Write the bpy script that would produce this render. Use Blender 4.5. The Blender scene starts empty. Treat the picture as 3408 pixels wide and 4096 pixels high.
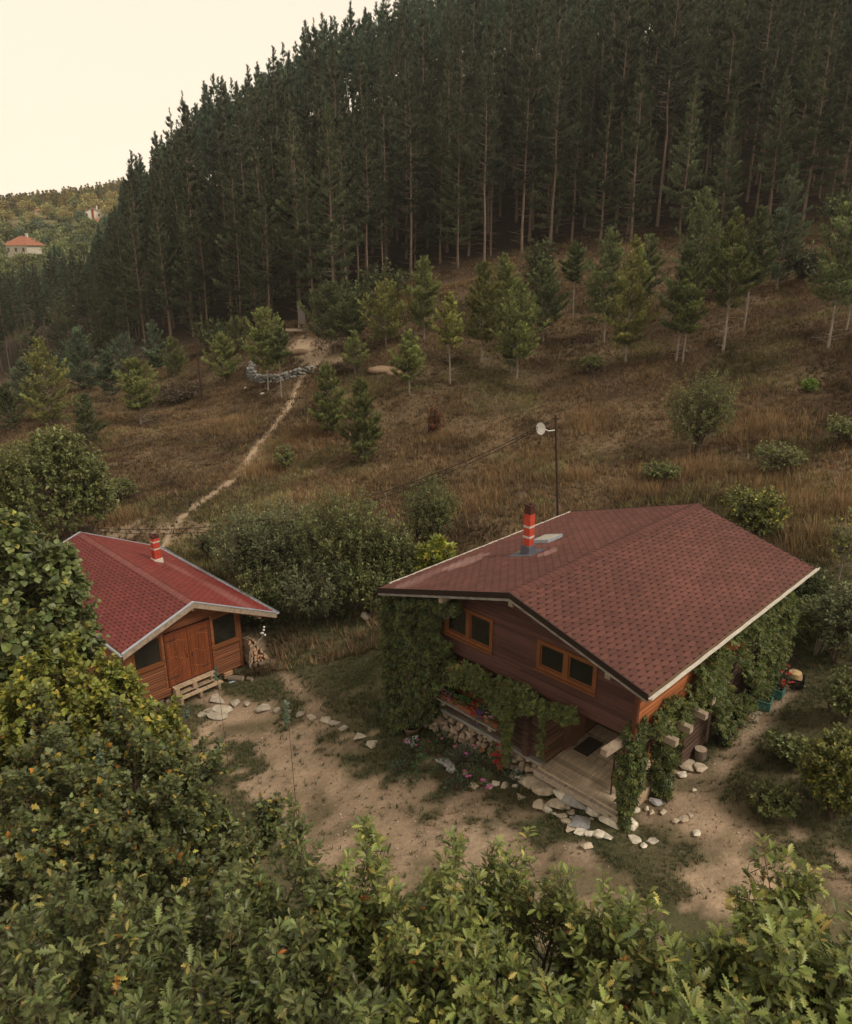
import bpy, bmesh, math, random
import numpy as np
from mathutils import Vector, Matrix
R = math.radians
random.seed(11)
rng = np.random.default_rng(11)
sc = bpy.context.scene
col = sc.collection

# ------------------------------------------------------------------ camera, sky, sun, exposure
F, CH = 760.0, 12.54
PITCH = math.atan(262 / F)
cam_d = bpy.data.cameras.new('camera')
cam = bpy.data.objects.new('camera', cam_d)
col.objects.link(cam)
cam.location = (0, 0, CH)
cam.rotation_euler = (R(90) - PITCH, 0, 0)
cam_d.sensor_fit = 'HORIZONTAL'
cam_d.sensor_width = 36
cam_d.lens = F / 852 * 36
cam_d.clip_start = 0.1
cam_d.clip_end = 5000
sc.camera = cam

SUN_EL, SUN_AZ = R(48), R(118)       # azimuth clockwise from +Y: behind and right of the camera
world = bpy.data.worlds.new("World")
sc.world = world
world.use_nodes = True
wn, wl = world.node_tree.nodes, world.node_tree.links
wn.clear()
sky = wn.new('ShaderNodeTexSky')
sky.sky_type = 'NISHITA'
sky.sun_disc = False
sky.sun_elevation = SUN_EL
sky.sun_rotation = SUN_AZ
sky.air_density, sky.dust_density, sky.ozone_density = 1.2, 6.0, 0.6
mixc = wn.new('ShaderNodeMix'); mixc.data_type = 'RGBA'
mixc.inputs[0].default_value = 0.88          # thin bright overcast veil over the sky
mixc.inputs[7].default_value = (13.5, 11.9, 9.3, 1)
wl.new(sky.outputs[0], mixc.inputs[6])
wtc = wn.new('ShaderNodeTexCoord'); wsx = wn.new('ShaderNodeSeparateXYZ'); wmr = wn.new('ShaderNodeMapRange')
wl.new(wtc.outputs['Generated'], wsx.inputs[0]); wl.new(wsx.outputs['Z'], wmr.inputs[0])
wmr.inputs[1].default_value = 0.05; wmr.inputs[2].default_value = 0.85; wmr.inputs[3].default_value = 0.0; wmr.inputs[4].default_value = 1.0
wcr = wn.new('ShaderNodeMix'); wcr.data_type = 'RGBA'        # the veil is brightest towards the horizon
wcr.inputs[6].default_value = (14.9, 12.7, 9.9, 1); wcr.inputs[7].default_value = (6.8, 6.1, 4.8, 1)
wl.new(wmr.outputs[0], wcr.inputs[0]); wl.new(wcr.outputs[2], mixc.inputs[7])
bg = wn.new('ShaderNodeBackground'); bg.inputs[1].default_value = 0.1
wo = wn.new('ShaderNodeOutputWorld')
wl.new(mixc.outputs[2], bg.inputs[0]); wl.new(bg.outputs[0], wo.inputs[0])
sun_d = bpy.data.lights.new('sun', 'SUN')
sun_d.energy = 2.5; sun_d.angle = R(18); sun_d.color = (1.0, 0.90, 0.76)
sun = bpy.data.objects.new('sun', sun_d); col.objects.link(sun)
sdir = Vector((math.sin(SUN_AZ) * math.cos(SUN_EL), math.cos(SUN_AZ) * math.cos(SUN_EL), math.sin(SUN_EL)))
sun.rotation_euler = sdir.to_track_quat('Z', 'Y').to_euler()
vs = sc.view_settings
vs.view_transform = 'Standard'; vs.look = 'None'; vs.gamma = 1; vs.exposure = -0.03
sc.cycles.max_bounces = 6; sc.cycles.diffuse_bounces = 3; sc.cycles.glossy_bounces = 2
sc.cycles.transmission_bounces = 3; sc.cycles.transparent_max_bounces = 4
sc.cycles.volume_bounces = 0
sc.cycles.use_denoising = True

HAZE = 0.00025
# ------------------------------------------------------------------ camera maths (a pixel of the 852x1024 picture -> a point of the place)
cp, sp = math.cos(PITCH), math.sin(PITCH)
CAM = np.array([0, 0, CH])
def ray(x, y):
    X = (x - 426) / F; Y = (512 - y) / F
    return np.array([X, cp + Y * sp, -sp + Y * cp])
def atY(x, y, Y):
    d = ray(x, y); return CAM + d * (Y / d[1])
def atZ(x, y, z):
    d = ray(x, y); return CAM + d * ((z - CH) / d[2])
def project(P):
    d = np.asarray(P, float) - CAM
    fw = d[..., 1] * cp - d[..., 2] * sp; up = d[..., 1] * sp + d[..., 2] * cp
    return np.stack([426 + F * d[..., 0] / fw, 512 - F * up / fw, fw], -1)

# ------------------------------------------------------------------ noise
def _hash(ix, iy, s):
    n = (ix * 374761393 + iy * 668265263 + s * 1442695041) & 0x7fffffff
    n = ((n ^ (n >> 13)) * 1274126177) & 0x7fffffff
    return ((n ^ (n >> 16)) & 0xffff) / 65535.0
def vnoise(x, y, s=0):
    x = np.asarray(x, float); y = np.asarray(y, float)
    ix = np.floor(x).astype(np.int64); iy = np.floor(y).astype(np.int64)
    fx = x - ix; fy = y - iy
    fx = fx * fx * (3 - 2 * fx); fy = fy * fy * (3 - 2 * fy)
    a = _hash(ix, iy, s); b = _hash(ix + 1, iy, s); c = _hash(ix, iy + 1, s); d = _hash(ix + 1, iy + 1, s)
    return (a * (1 - fx) + b * fx) * (1 - fy) + (c * (1 - fx) + d * fx) * fy
def fbm(x, y, s=0, o=4):
    r = 0; a = 0.5; t = 0
    for i in range(o):
        r = r + a * vnoise(x * 2 ** i + 17.3 * i, y * 2 ** i - 9.1 * i, s + i); t += a; a *= 0.5
    return r / t

# ------------------------------------------------------------------ frames of the two buildings
class Frame:
    def __init__(s, ox, oy, yaw):
        s.O = np.array([ox, oy, 0.0]); s.yaw = yaw
        c, q = math.cos(yaw), math.sin(yaw)
        s.v = np.array([c, q, 0.0]); s.u = np.array([q, -c, 0.0])
    def w(s, a, b, z): return s.O + s.u * a + s.v * b + np.array([0, 0, z])
    def loc(s, P): d = np.asarray(P) - s.O; return np.array([d @ s.u, d @ s.v, P[2]])
HM = Frame(1.89, 15.578, R(45))
HS = Frame(-7.804, 23.096, R(135))

# ------------------------------------------------------------------ terrain (thin plate spline through surveyed points)
tp = []
for px, py, z in [(622, 806, .12), (500, 830, -.1), (420, 745, -.35), (400, 720, -.45), (640, 830, .08), (760, 850, .3), (700, 775, .33), (720, 742, .36), (760, 705, .42),
                  (795, 650, 1.1), (850, 690, 1.5), (850, 620, 2.0), (850, 760, 1.1), (241.5, 668, -2.15), (180, 697, -2.25), (300, 700, -1.6), (370, 745, -.75), (330, 640, -1.5), (250, 632, -2.0),
                  (560, 785, .0), (300, 800, -1.6), (470, 760, -.35), (450, 735, -.3), (853, 560, 2.5)]:
    tp.append(atZ(px, py, z))
for px, py, Y in [(190, 540, 34), (260, 470, 46), (300, 400, 58), (312, 355, 68), (300, 325, 76), (430, 470, 41), (430, 400, 53), (430, 345, 65), (430, 285, 82),
                  (600, 500, 33.5), (600, 440, 42), (600, 380, 52), (600, 330, 62), (600, 270, 76), (600, 245, 84), (830, 470, 31.5), (830, 400, 39), (830, 347, 46), (830, 290, 58), (830, 225, 76),
                  (50, 430, 60), (50, 390, 80), (100, 350, 112), (10, 345, 125), (60, 480, 46), (200, 400, 66), (200, 350, 86), (150, 340, 98),
                  (0, 330, 170), (30, 300, 200), (40, 262, 235), (90, 228, 290), (60, 203, 380), (120, 190, 420), (0, 207, 350), (120, 245, 260)]:
    tp.append(atY(px, py, Y))
for px, Y, z in [(375, 140, 30), (200, 140, 15), (130, 125, 4), (600, 140, 36), (840, 140, 40), (60, 160, -3), (600, 200, 56), (375, 200, 44), (200, 200, 24), (840, 200, 60), (130, 200, 6),
                 (426, 600, 60), (0, 600, 10), (850, 600, 80), (200, 450, 40)]:
    tp.append([(px - 426) / F * Y * 1.0, Y, z])
tp += [HM.w(1, 5, .3), HM.w(-4.3, 9, 1.0), HM.w(4.5, 9, .75), HM.w(-4.2, 2.5, -.3), HS.w(0, 9, -1.7), HS.w(-3, 4, -2.4), HS.w(4, 6, -1.6),
       [0, 4, -1.2], [-10, 11, -2.4], [12, 8, .6], [-20, 12, -3], [28, 14, 4.5], [0, -20, -3], [-40, 30, -3], [30, -10, 0], [-60, 0, -6], [60, 20, 10], [-90, 80, -4], [-250, 300, 10], [-300, 100, -10], [300, 300, 60], [300, 0, 20]]
tp = np.array(tp)
def _phi(r2): return 0.5 * r2 * np.log(r2 + 1e-9)
_n = len(tp); TS = 50.0
_x = tp[:, :2] / TS
_K = _phi(((_x[:, None] - _x[None]) ** 2).sum(-1)) + np.eye(_n) * 0.004
_P = np.c_[np.ones(_n), _x]
_A = np.block([[_K, _P], [_P.T, np.zeros((3, 3))]])
_w = np.linalg.solve(_A, np.r_[tp[:, 2], np.zeros(3)])
def height(x, y, detail=True):
    x = np.asarray(x, float); y = np.asarray(y, float)
    q = np.stack([x.ravel(), y.ravel()], -1) / TS
    out = np.empty(len(q))
    for i in range(0, len(q), 20000):
        c = q[i:i + 20000]
        out[i:i + 20000] = _phi(((c[:, None] - _x[None]) ** 2).sum(-1)) @ _w[:_n] + _w[_n] + c @ _w[_n + 1:]
    out = out.reshape(x.shape)
    if detail:
        d = np.hypot(x, y - 20)
        k = np.clip((d - 12) / 25, 0.08, 1)
        out = out + k * ((fbm(x / 6, y / 6, 5, 3) - .5) * 0.9 + (fbm(x / 1.3, y / 1.3, 9, 2) - .5) * 0.22)
    return out
def hz(x, y): return float(height(np.array([x]), np.array([y]))[0])
def gp(px, py, t0=8.0, t1=500.0):
    """the point of the ground seen at a pixel"""
    d = ray(px, py)
    t = t0 * (t1 / t0) ** np.linspace(0, 1, 500)
    P = CAM[None] + d[None] * t[:, None]
    g = P[:, 2] - height(P[:, 0], P[:, 1])
    i = np.argmax(g < 0) if (g < 0).any() else len(t) - 1
    if i == 0: i = 1
    a, b = t[i - 1], t[i]
    for _ in range(14):
        m = (a + b) / 2; p = CAM + d * m
        if p[2] - hz(p[0], p[1]) < 0: b = m
        else: a = m
    p = CAM + d * b
    return np.array([p[0], p[1], hz(p[0], p[1])])

# ------------------------------------------------------------------ materials
def newmat(name):
    m = bpy.data.materials.new(name); m.use_nodes = True
    nt = m.node_tree; nt.nodes.clear()
    return m, nt.nodes, nt.links
def N(nodes, kind, **kw):
    n = nodes.new(kind)
    for k, v in kw.items(): setattr(n, k, v)
    return n
def mat(name, color=(.5, .5, .5), rough=.7, spec=.3, attr=False, vary=0.0, nscale=0, namt=0.0, nstretch=(1, 1, 1), bump=0.0, bscale=20, metal=0, translucent=0.0, dirt=None):
    m, n, l = newmat(name)
    out = N(n, 'ShaderNodeOutputMaterial')
    b = N(n, 'ShaderNodeBsdfPrincipled')
    b.inputs['Roughness'].default_value = rough
    b.inputs['Specular IOR Level'].default_value = spec
    b.inputs['Metallic'].default_value = metal
    tc = N(n, 'ShaderNodeTexCoord'); mp = N(n, 'ShaderNodeMapping'); mp.inputs['Scale'].default_value = nstretch
    l.new(tc.outputs['Object'], mp.inputs[0])
    if attr:
        a = N(n, 'ShaderNodeAttribute'); a.attribute_name = 'Col'; csrc = a.outputs['Color']
    else:
        a = N(n, 'ShaderNodeRGB'); a.outputs[0].default_value = (*color, 1); csrc = a.outputs[0]
    if namt:
        nz = N(n, 'ShaderNodeTexNoise'); nz.inputs['Scale'].default_value = nscale; nz.inputs['Detail'].default_value = 5; nz.inputs['Roughness'].default_value = .62
        l.new(mp.outputs[0], nz.inputs[0])
        mr = N(n, 'ShaderNodeMapRange'); mr.inputs[1].default_value = .28; mr.inputs[2].default_value = .72
        mr.inputs[3].default_value = 1 - namt; mr.inputs[4].default_value = 1 + namt
        l.new(nz.outputs[0], mr.inputs[0])
        mx = N(n, 'ShaderNodeVectorMath', operation='SCALE')
        l.new(csrc, mx.inputs[0]); l.new(mr.outputs[0], mx.inputs['Scale']); csrc = mx.outputs[0]
    if vary:
        oi = N(n, 'ShaderNodeObjectInfo'); mv = N(n, 'ShaderNodeMapRange'); mv.inputs[3].default_value = 1 - vary; mv.inputs[4].default_value = 1 + vary
        l.new(oi.outputs['Random'], mv.inputs[0]); mw = N(n, 'ShaderNodeVectorMath', operation='SCALE'); l.new(csrc, mw.inputs[0]); l.new(mv.outputs[0], mw.inputs['Scale']); csrc = mw.outputs[0]
    if dirt:
        nz2 = N(n, 'ShaderNodeTexNoise'); nz2.inputs['Scale'].default_value = dirt[1]; nz2.inputs['Detail'].default_value = 6
        l.new(mp.outputs[0], nz2.inputs[0])
        mr2 = N(n, 'ShaderNodeMapRange'); mr2.inputs[1].default_value = dirt[2]; mr2.inputs[2].default_value = dirt[2] + .12; 
        l.new(nz2.outputs[0], mr2.inputs[0])
        mm = N(n, 'ShaderNodeMix'); mm.data_type = 'RGBA'; mm.inputs[7].default_value = (*dirt[0], 1)
        l.new(mr2.outputs[0], mm.inputs[0]); l.new(csrc, mm.inputs[6]); csrc = mm.outputs[2]
    l.new(csrc, b.inputs['Base Color'])
    if bump:
        nb = N(n, 'ShaderNodeTexNoise'); nb.inputs['Scale'].default_value = bscale; nb.inputs['Detail'].default_value = 4
        l.new(mp.outputs[0], nb.inputs[0])
        bp = N(n, 'ShaderNodeBump'); bp.inputs['Strength'].default_value = bump; bp.inputs['Distance'].default_value = .05
        l.new(nb.outputs[0], bp.inputs['Height']); l.new(bp.outputs[0], b.inputs['Normal'])
    if translucent:
        t = N(n, 'ShaderNodeBsdfTranslucent'); l.new(csrc, t.inputs[0])
        ms = N(n, 'ShaderNodeMixShader'); ms.inputs[0].default_value = translucent
        l.new(b.outputs[0], ms.inputs[1]); l.new(t.outputs[0], ms.inputs[2]); l.new(ms.outputs[0], out.inputs[0])
    else:
        l.new(b.outputs[0], out.inputs[0])
    return m
M_leaf = mat('leaf', attr=True, rough=.42, spec=.4, translucent=.28)
M_needle = mat('needle', attr=True, vary=.32, rough=.6, spec=.2, translucent=.1)
M_bark = mat('bark', (.075, .05, .036), rough=.9, nscale=6, namt=.4, nstretch=(1, 1, .2), bump=.4)
M_barkpale = mat('bark_pale', (.22, .185, .15), rough=.9, nscale=8, namt=.4, nstretch=(1, 1, .3))
M_barkpine = mat('bark_pine', (.16, .115, .085), rough=.9, nscale=5, namt=.4, nstretch=(1, 1, .3))
M_twig = mat('twig', (.09, .06, .04), rough=.9)
M_ground = mat('earth', attr=True, rough=.95, spec=.1, nscale=9, namt=.22, bump=.6, bscale=14)
M_grass = mat('grass_blades', attr=True, rough=.8, spec=.15, translucent=.15)
M_stone = mat('stone', attr=True, rough=.85, spec=.2, nscale=7, namt=.3, bump=.5, bscale=9)
M_planks = mat('stained_planks', attr=True, rough=.6, spec=.25, nscale=3.5, namt=.3, nstretch=(.35, .35, 7), bump=.15, bscale=20)
M_deck = mat('deck_planks', attr=True, rough=.7, spec=.2, nscale=4, namt=.28, nstretch=(4, .5, 4), bump=.15, bscale=20, dirt=((.09, .062, .042), 2.2, .6))
M_oldwood = mat('weathered_wood', (.30, .235, .175), rough=.85, nscale=9, namt=.35, nstretch=(1, 1, 1), bump=.3)
M_greywood = mat('grey_board', (.24, .22, .20), rough=.85, nscale=7, namt=.5, nstretch=(.4, .4, 2))
M_brownmetal = mat('brown_fascia', (.022, .013, .010), rough=.5)
M_frame = mat('window_wood', (.17, .062, .022), rough=.45, spec=.4, nscale=6, namt=.2)
M_glass = mat('window_glass', (.012, .012, .010), rough=.06, spec=.6)
M_dark = mat('dark_interior', (.012, .010, .008), rough=.9)
M_tile = mat('bitumen_shingle', attr=True, rough=.7, spec=.22, nscale=60, namt=.10)
M_tilered = mat('red_shingle', attr=True, rough=.42, spec=.5, nscale=60, namt=.10)
M_white = mat('white_gutter', (.62, .57, .50), rough=.5, nscale=5, namt=.2)
M_steel = mat('zinc_gutter', (.34, .37, .42), rough=.42, spec=.5, nscale=4, namt=.15)
M_brick = mat('red_paint', (.42, .055, .03), rough=.6, nscale=9, namt=.22)
M_mortar = mat('mortar', (.48, .43, .38), rough=.9, nscale=12, namt=.25)
M_soot = mat('soot', (.06, .022, .016), rough=.95)
M_lead = mat('flashing', (.10, .10, .125), rough=.5, nscale=8, namt=.3)
M_rust = mat('rusty_steel', (.045, .026, .02), rough=.8, nscale=7, namt=.3)
M_plastic = mat('black_plastic', (.02, .02, .021), rough=.45)
M_cable = mat('cable', (.012, .012, .012), rough=.7)
M_whiteplastic = mat('white_plastic', (.72, .70, .66), rough=.4)
M_col = mat('painted', attr=True, rough=.6, nscale=8, namt=.15)
M_log = mat('firewood', attr=True, rough=.8, nscale=10, namt=.25)

# ------------------------------------------------------------------ mesh building
class MB:
    def __init__(s): s.V = []; s.F = []; s.C = []; s.n = 0
    def add(s, V, F, c=(.5, .5, .5)):
        V = np.asarray(V, float).reshape(-1, 3)
        if not isinstance(F, list): F = [F]
        elif F and not isinstance(F[0], np.ndarray):
            g = {}
            for f in F: g.setdefault(len(f), []).append(f)
            F = [np.array(x) for x in g.values()]
        s.V.append(V)
        c = np.asarray(c, float)
        s.C.append(np.broadcast_to(c, (len(V), 3)) if c.ndim == 1 else c)
        for f in F:
            if len(f): s.F.append(np.asarray(f, np.int64) + s.n)
        s.n += len(V); return s
    def box(s, a0, a1, b0, b1, z0, z1, c=(.5, .5, .5), rot=None, org=None):
        V = np.array([[a0, b0, z0], [a1, b0, z0], [a1, b1, z0], [a0, b1, z0], [a0, b0, z1], [a1, b0, z1], [a1, b1, z1], [a0, b1, z1]], float)
        if rot is not None: V = V @ np.asarray(rot).T
        if org is not None: V = V + np.asarray(org)
        return s.add(V, [(0, 3, 2, 1), (4, 5, 6, 7), (0, 1, 5, 4), (1, 2, 6, 5), (2, 3, 7, 6), (3, 0, 4, 7)], c)
    def hexa(s, bot, top, c=(.5, .5, .5)):
        return s.add(np.array(list(bot) + list(top), float), [(0, 3, 2, 1), (4, 5, 6, 7), (0, 1, 5, 4), (1, 2, 6, 5), (2, 3, 7, 6), (3, 0, 4, 7)], c)
    def bar(s, p, q, w, h, c=(.5, .5, .5), up=(0, 0, 1)):
        p = np.asarray(p, float); q = np.asarray(q, float); d = q - p; L = np.linalg.norm(d); d = d / L
        up = np.asarray(up, float)
        if abs(d @ up) > .98: up = np.array([1., 0, 0])
        x = np.cross(d, up); x /= np.linalg.norm(x); y = np.cross(x, d)
        f = lambda o: [o - x * w / 2 - y * h / 2, o + x * w / 2 - y * h / 2, o + x * w / 2 + y * h / 2, o - x * w / 2 + y * h / 2]
        return s.hexa(f(p), f(q), c)
    def tube(s, pts, rad, n=6, c=(.5, .5, .5), cap=True):
        pts = np.asarray(pts, float); k = len(pts)
        rad = np.broadcast_to(np.asarray(rad, float), (k,))
        d = np.gradient(pts, axis=0); d /= np.linalg.norm(d, axis=1)[:, None] + 1e-9
        up = np.where(np.abs(d[:, 2:3]) > .9, np.array([[1., 0, 0]]), np.array([[0, 0, 1.]]))
        if (np.abs(d[:, 2]) > .9).any() and not (np.abs(d[:, 2]) > .9).all(): up = np.broadcast_to(np.array([[.6, .8, 0.05]]), (k, 3))
        x = np.cross(d, up); x /= np.linalg.norm(x, axis=1)[:, None] + 1e-9; y = np.cross(x, d)
        a = np.arange(n) * 2 * math.pi / n
        V = (pts[:, None] + (x[:, None] * np.cos(a)[None, :, None] + y[:, None] * np.sin(a)[None, :, None]) * rad[:, None, None]).reshape(-1, 3)
        i = np.arange(k - 1)[:, None] * n; j = np.arange(n)[None]
        F = np.stack([i + j, i + (j + 1) % n, i + n + (j + 1) % n, i + n + j], -1).reshape(-1, 4)
        FL = [F]
        if cap: FL += [np.array([list(range(n))[::-1]]), np.array([[(k - 1) * n + q for q in range(n)]])]
        return s.add(V, FL, c)
    def segs(s, P, Q, r0, r1, n=3, c=(.5, .5, .5)):
        """many straight tapered twigs at once"""
        P = np.asarray(P, float); Q = np.asarray(Q, float); m = len(P)
        if m == 0: return s
        d = Q - P; L = np.linalg.norm(d, axis=1)[:, None] + 1e-9; d = d / L
        up = np.where(np.abs(d[:, 2:3]) > .9, np.array([[1., 0, 0]]), np.array([[0, 0, 1.]]))
        x = np.cross(d, up); x /= np.linalg.norm(x, axis=1)[:, None] + 1e-9; y = np.cross(x, d)
        a = np.arange(n) * 2 * math.pi / n
        o = x[:, None] * np.cos(a)[None, :, None] + y[:, None] * np.sin(a)[None, :, None]
        r0 = np.broadcast_to(r0, (m,))[:, None, None]; r1 = np.broadcast_to(r1, (m,))[:, None, None]
        V = np.concatenate([P[:, None] + o * r0, Q[:, None] + o * r1], 1).reshape(-1, 3)
        j = np.arange(n); f = np.stack([j, (j + 1) % n, n + (j + 1) % n, n + j], -1)
        Fc = (np.arange(m)[:, None, None] * 2 * n + f[None]).reshape(-1, 4)
        return s.add(V, [Fc], c)
    def build(s, name, m, parent=None, smooth=False):
        me = bpy.data.meshes.new(name)
        V = np.concatenate(s.V) if s.V else np.zeros((0, 3)); C = np.concatenate(s.C) if s.C else np.zeros((0, 3))
        me.vertices.add(len(V)); me.vertices.foreach_set('co', V.ravel().astype(np.float32))
        li = np.concatenate([f.ravel() for f in s.F]); cnt = np.concatenate([np.full(len(f), f.shape[1]) for f in s.F])
        st = np.r_[0, np.cumsum(cnt)[:-1]]
        me.loops.add(len(li)); me.loops.foreach_set('vertex_index', li.astype(np.int32))
        me.polygons.add(len(cnt)); me.polygons.foreach_set('loop_start', st.astype(np.int32)); me.polygons.foreach_set('loop_total', cnt.astype(np.int32))
        me.polygons.foreach_set('use_smooth', np.full(len(cnt), bool(smooth)))
        me.update(calc_edges=True)
        at = me.color_attributes.new('Col', 'FLOAT_COLOR', 'POINT')
        at.data.foreach_set('color', np.c_[C, np.ones(len(C))].ravel().astype(np.float32))
        me.materials.append(m)
        o = bpy.data.objects.new(name, me); col.objects.link(o)
        if parent is not None: o.parent = parent
        return o
def pieces(m, name, material, parent, group=8):
    """each box collected in m becomes an object of its own"""
    out = []
    for V, C in zip(m.V, m.C):
        t = MB(); t.add(V, [(0, 3, 2, 1), (4, 5, 6, 7), (0, 1, 5, 4), (1, 2, 6, 5), (2, 3, 7, 6), (3, 0, 4, 7)], C); out.append(t.build(name, material, parent))
    return out
def tag(o, label=None, cat=None, group=None, kind=None):
    if label: o['label'] = label
    if cat: o['category'] = cat
    if group: o['group'] = group
    if kind: o['kind'] = kind
    return o
def empty(name, loc=(0, 0, 0), rz=0, label=None, cat=None, group=None):
    o = bpy.data.objects.new(name, None); col.objects.link(o)
    o.location = tuple(float(v) for v in loc); o.rotation_euler = (0, 0, rz); o.empty_display_size = .3
    return tag(o, label, cat, group)
def copy_tree(root, loc, rz=0, scale=1, label=None):
    r = root.copy(); col.objects.link(r); r.location = tuple(float(v) for v in loc); r.rotation_euler = (0, 0, rz); r.scale = (scale,) * 3 if not isinstance(scale, tuple) else scale
    if label: r['label'] = label
    for ch in list(root.children):
        c = ch.copy(); col.objects.link(c); c.parent = r
        for g in ch.children:
            q = g.copy(); col.objects.link(q); q.parent = c
    return r
def jit(c, n, v=.18, hue=.06, g=None):
    """n colours around c"""
    g = g or rng
    k = np.exp(g.normal(0, v, (n, 1))); h = 1 + g.normal(0, hue, (n, 3))
    return np.clip(np.asarray(c)[None] * k * h, 0, 1)
def palette(pal, n):
    """pal: [(weight, colour)]"""
    w = np.array([p[0] for p in pal], float); w /= w.sum()
    i = rng.choice(len(pal), n, p=w); base = np.array([p[1] for p in pal])[i]
    return np.clip(base * np.exp(rng.normal(0, .16, (n, 1))) * (1 + rng.normal(0, .05, (n, 3))), 0, 1)
def unit(v): return v / (np.linalg.norm(v, axis=-1, keepdims=True) + 1e-9)

# ------------------------------------------------------------------ leaves
def T_oak():
    xs = [0, .12, .22, .30, .40, .47, .58, .64, .76, .82, .92, 1.0]
    ys = [.02, .05, .14, .07, .23, .09, .28, .11, .23, .08, .10, 0]
    V = [(0, 0, 0)]; 
    mid = [(x, 0, -.0) for x in xs]; L = [(x + (.05 if i % 2 == 0 and i else 0), y, y * .35) for i, (x, y) in enumerate(zip(xs, ys))]
    n = len(xs); V = mid + L + [(x, -y, z) for x, y, z in L]
    Fq = []
    for i in range(n - 1):
        Fq.append((i, i + 1, n + i + 1, n + i)); Fq.append((i + 1, i, 2 * n + i, 2 * n + i + 1))
    V = np.array(V, float); V[:, 2] -= .22 * V[:, 0] ** 2
    return V, np.array(Fq)
def T_round(w=.42, tip=1.0, droop=.2):
    xs = [0, .2, .5, .78, tip]; ys = [0.02, w * .85, w, w * .62, 0]
    n = 5; V = [(x, 0, 0) for x in xs] + [(x, y, y * .3) for x, y in zip(xs, ys)] + [(x, -y, y * .3) for x, y in zip(xs, ys)]
    Fq = []
    for i in range(n - 1):
        Fq.append((i, i + 1, n + i + 1, n + i)); Fq.append((i + 1, i, 2 * n + i, 2 * n + i + 1))
    V = np.array(V, float); V[:, 2] -= droop * V[:, 0] ** 2
    return V, np.array(Fq)
def T_maple():
    pts = [(0, .03), (.02, .30), (.22, .20), (.36, .52), (.55, .22), (.70, .26), (1, 0)]
    n = len(pts); xs = [0, .1, .22, .3, .5, .7, 1]
    V = [(x, 0, 0) for x in xs] + [(x, y, y * .2) for x, y in pts] + [(x, -y, y * .2) for x, y in pts]
    Fq = []
    for i in range(n - 1):
        Fq.append((i, i + 1, n + i + 1, n + i)); Fq.append((i + 1, i, 2 * n + i, 2 * n + i + 1))
    V = np.array(V, float); V[:, 2] -= .15 * V[:, 0] ** 2
    return V, np.array(Fq)
def T_small(w=.3):
    V = np.array([(0, 0, 0), (.45, w, .08), (1, 0, -.12), (.45, -w, .08), (.5, 0, 0)], float)
    return V, np.array([(0, 4, 1), (1, 4, 2), (2, 4, 3), (3, 4, 0)])
def T_quad(w=.3):
    V = np.array([(0, 0, 0), (.5, w, .1), (1, 0, -.1), (.5, -w, .1)], float)
    return V, np.array([(0, 2, 1), (0, 3, 2)])
def T_creeper():
    V = []; Fq = []
    for k, (a, L) in enumerate([(-75, .62), (-38, .9), (0, 1), (38, .9), (75, .62)]):
        c, s_ = math.cos(R(a)), math.sin(R(a)); b = len(V)
        for x, y, z in [(0.06, 0, 0), (.6, .2, .04), (1, 0, -.22), (.6, -.2, .04)]:
            x *= L; y *= L
            V.append((x * c - y * s_, x * s_ + y * c, z))
        Fq += [(b, b + 1, b + 2, b + 3)]
    return np.array(V), np.array(Fq)
def T_tuft(k=5, w=.05):
    """pine needle tuft: k thin blades fanning round the shoot"""
    V = []; Fq = []
    for i in range(k):
        a = 2 * math.pi * i / k + .3; sp_ = .55 if i else 0.0
        d = np.array([1, math.cos(a) * sp_, math.sin(a) * sp_]); d /= np.linalg.norm(d)
        p = np.array([0, -math.sin(a), math.cos(a)]) * w; b = len(V)
        V += [-p * .8, p * .8, d * .6 + p * 1.6, d, d * .6 - p * 1.6]; Fq.append((b, b + 1, b + 2, b + 3, b + 4))
    return np.array(V), np.array(Fq)
def scatter(mb, T, pos, dirs, nrm, size, cols):
    """place template T (x along dirs, z along nrm) at many points"""
    TV, TF = T; n = len(pos)
    if n == 0: return
    x = unit(dirs); y = unit(np.cross(nrm, x)); z = np.cross(x, y)
    size = np.broadcast_to(size, (n,))
    V = pos[:, None] + size[:, None, None] * (x[:, None] * TV[None, :, 0:1] + y[:, None] * TV[None, :, 1:2] + z[:, None] * TV[None, :, 2:3])
    Fc = (np.arange(n)[:, None, None] * len(TV) + TF[None]).reshape(-1, TF.shape[1])
    mb.add(V.reshape(-1, 3), [Fc], np.repeat(cols, len(TV), 0))
OAK, ROUND, LINDEN, MAPLE, SMALL, CREEP, TUFT, NARROW, QUAD = T_oak(), T_round(.33), T_round(.46), T_maple(), T_small(.28), T_creeper(), T_tuft(), T_small(.17), T_quad(.3)

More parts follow.
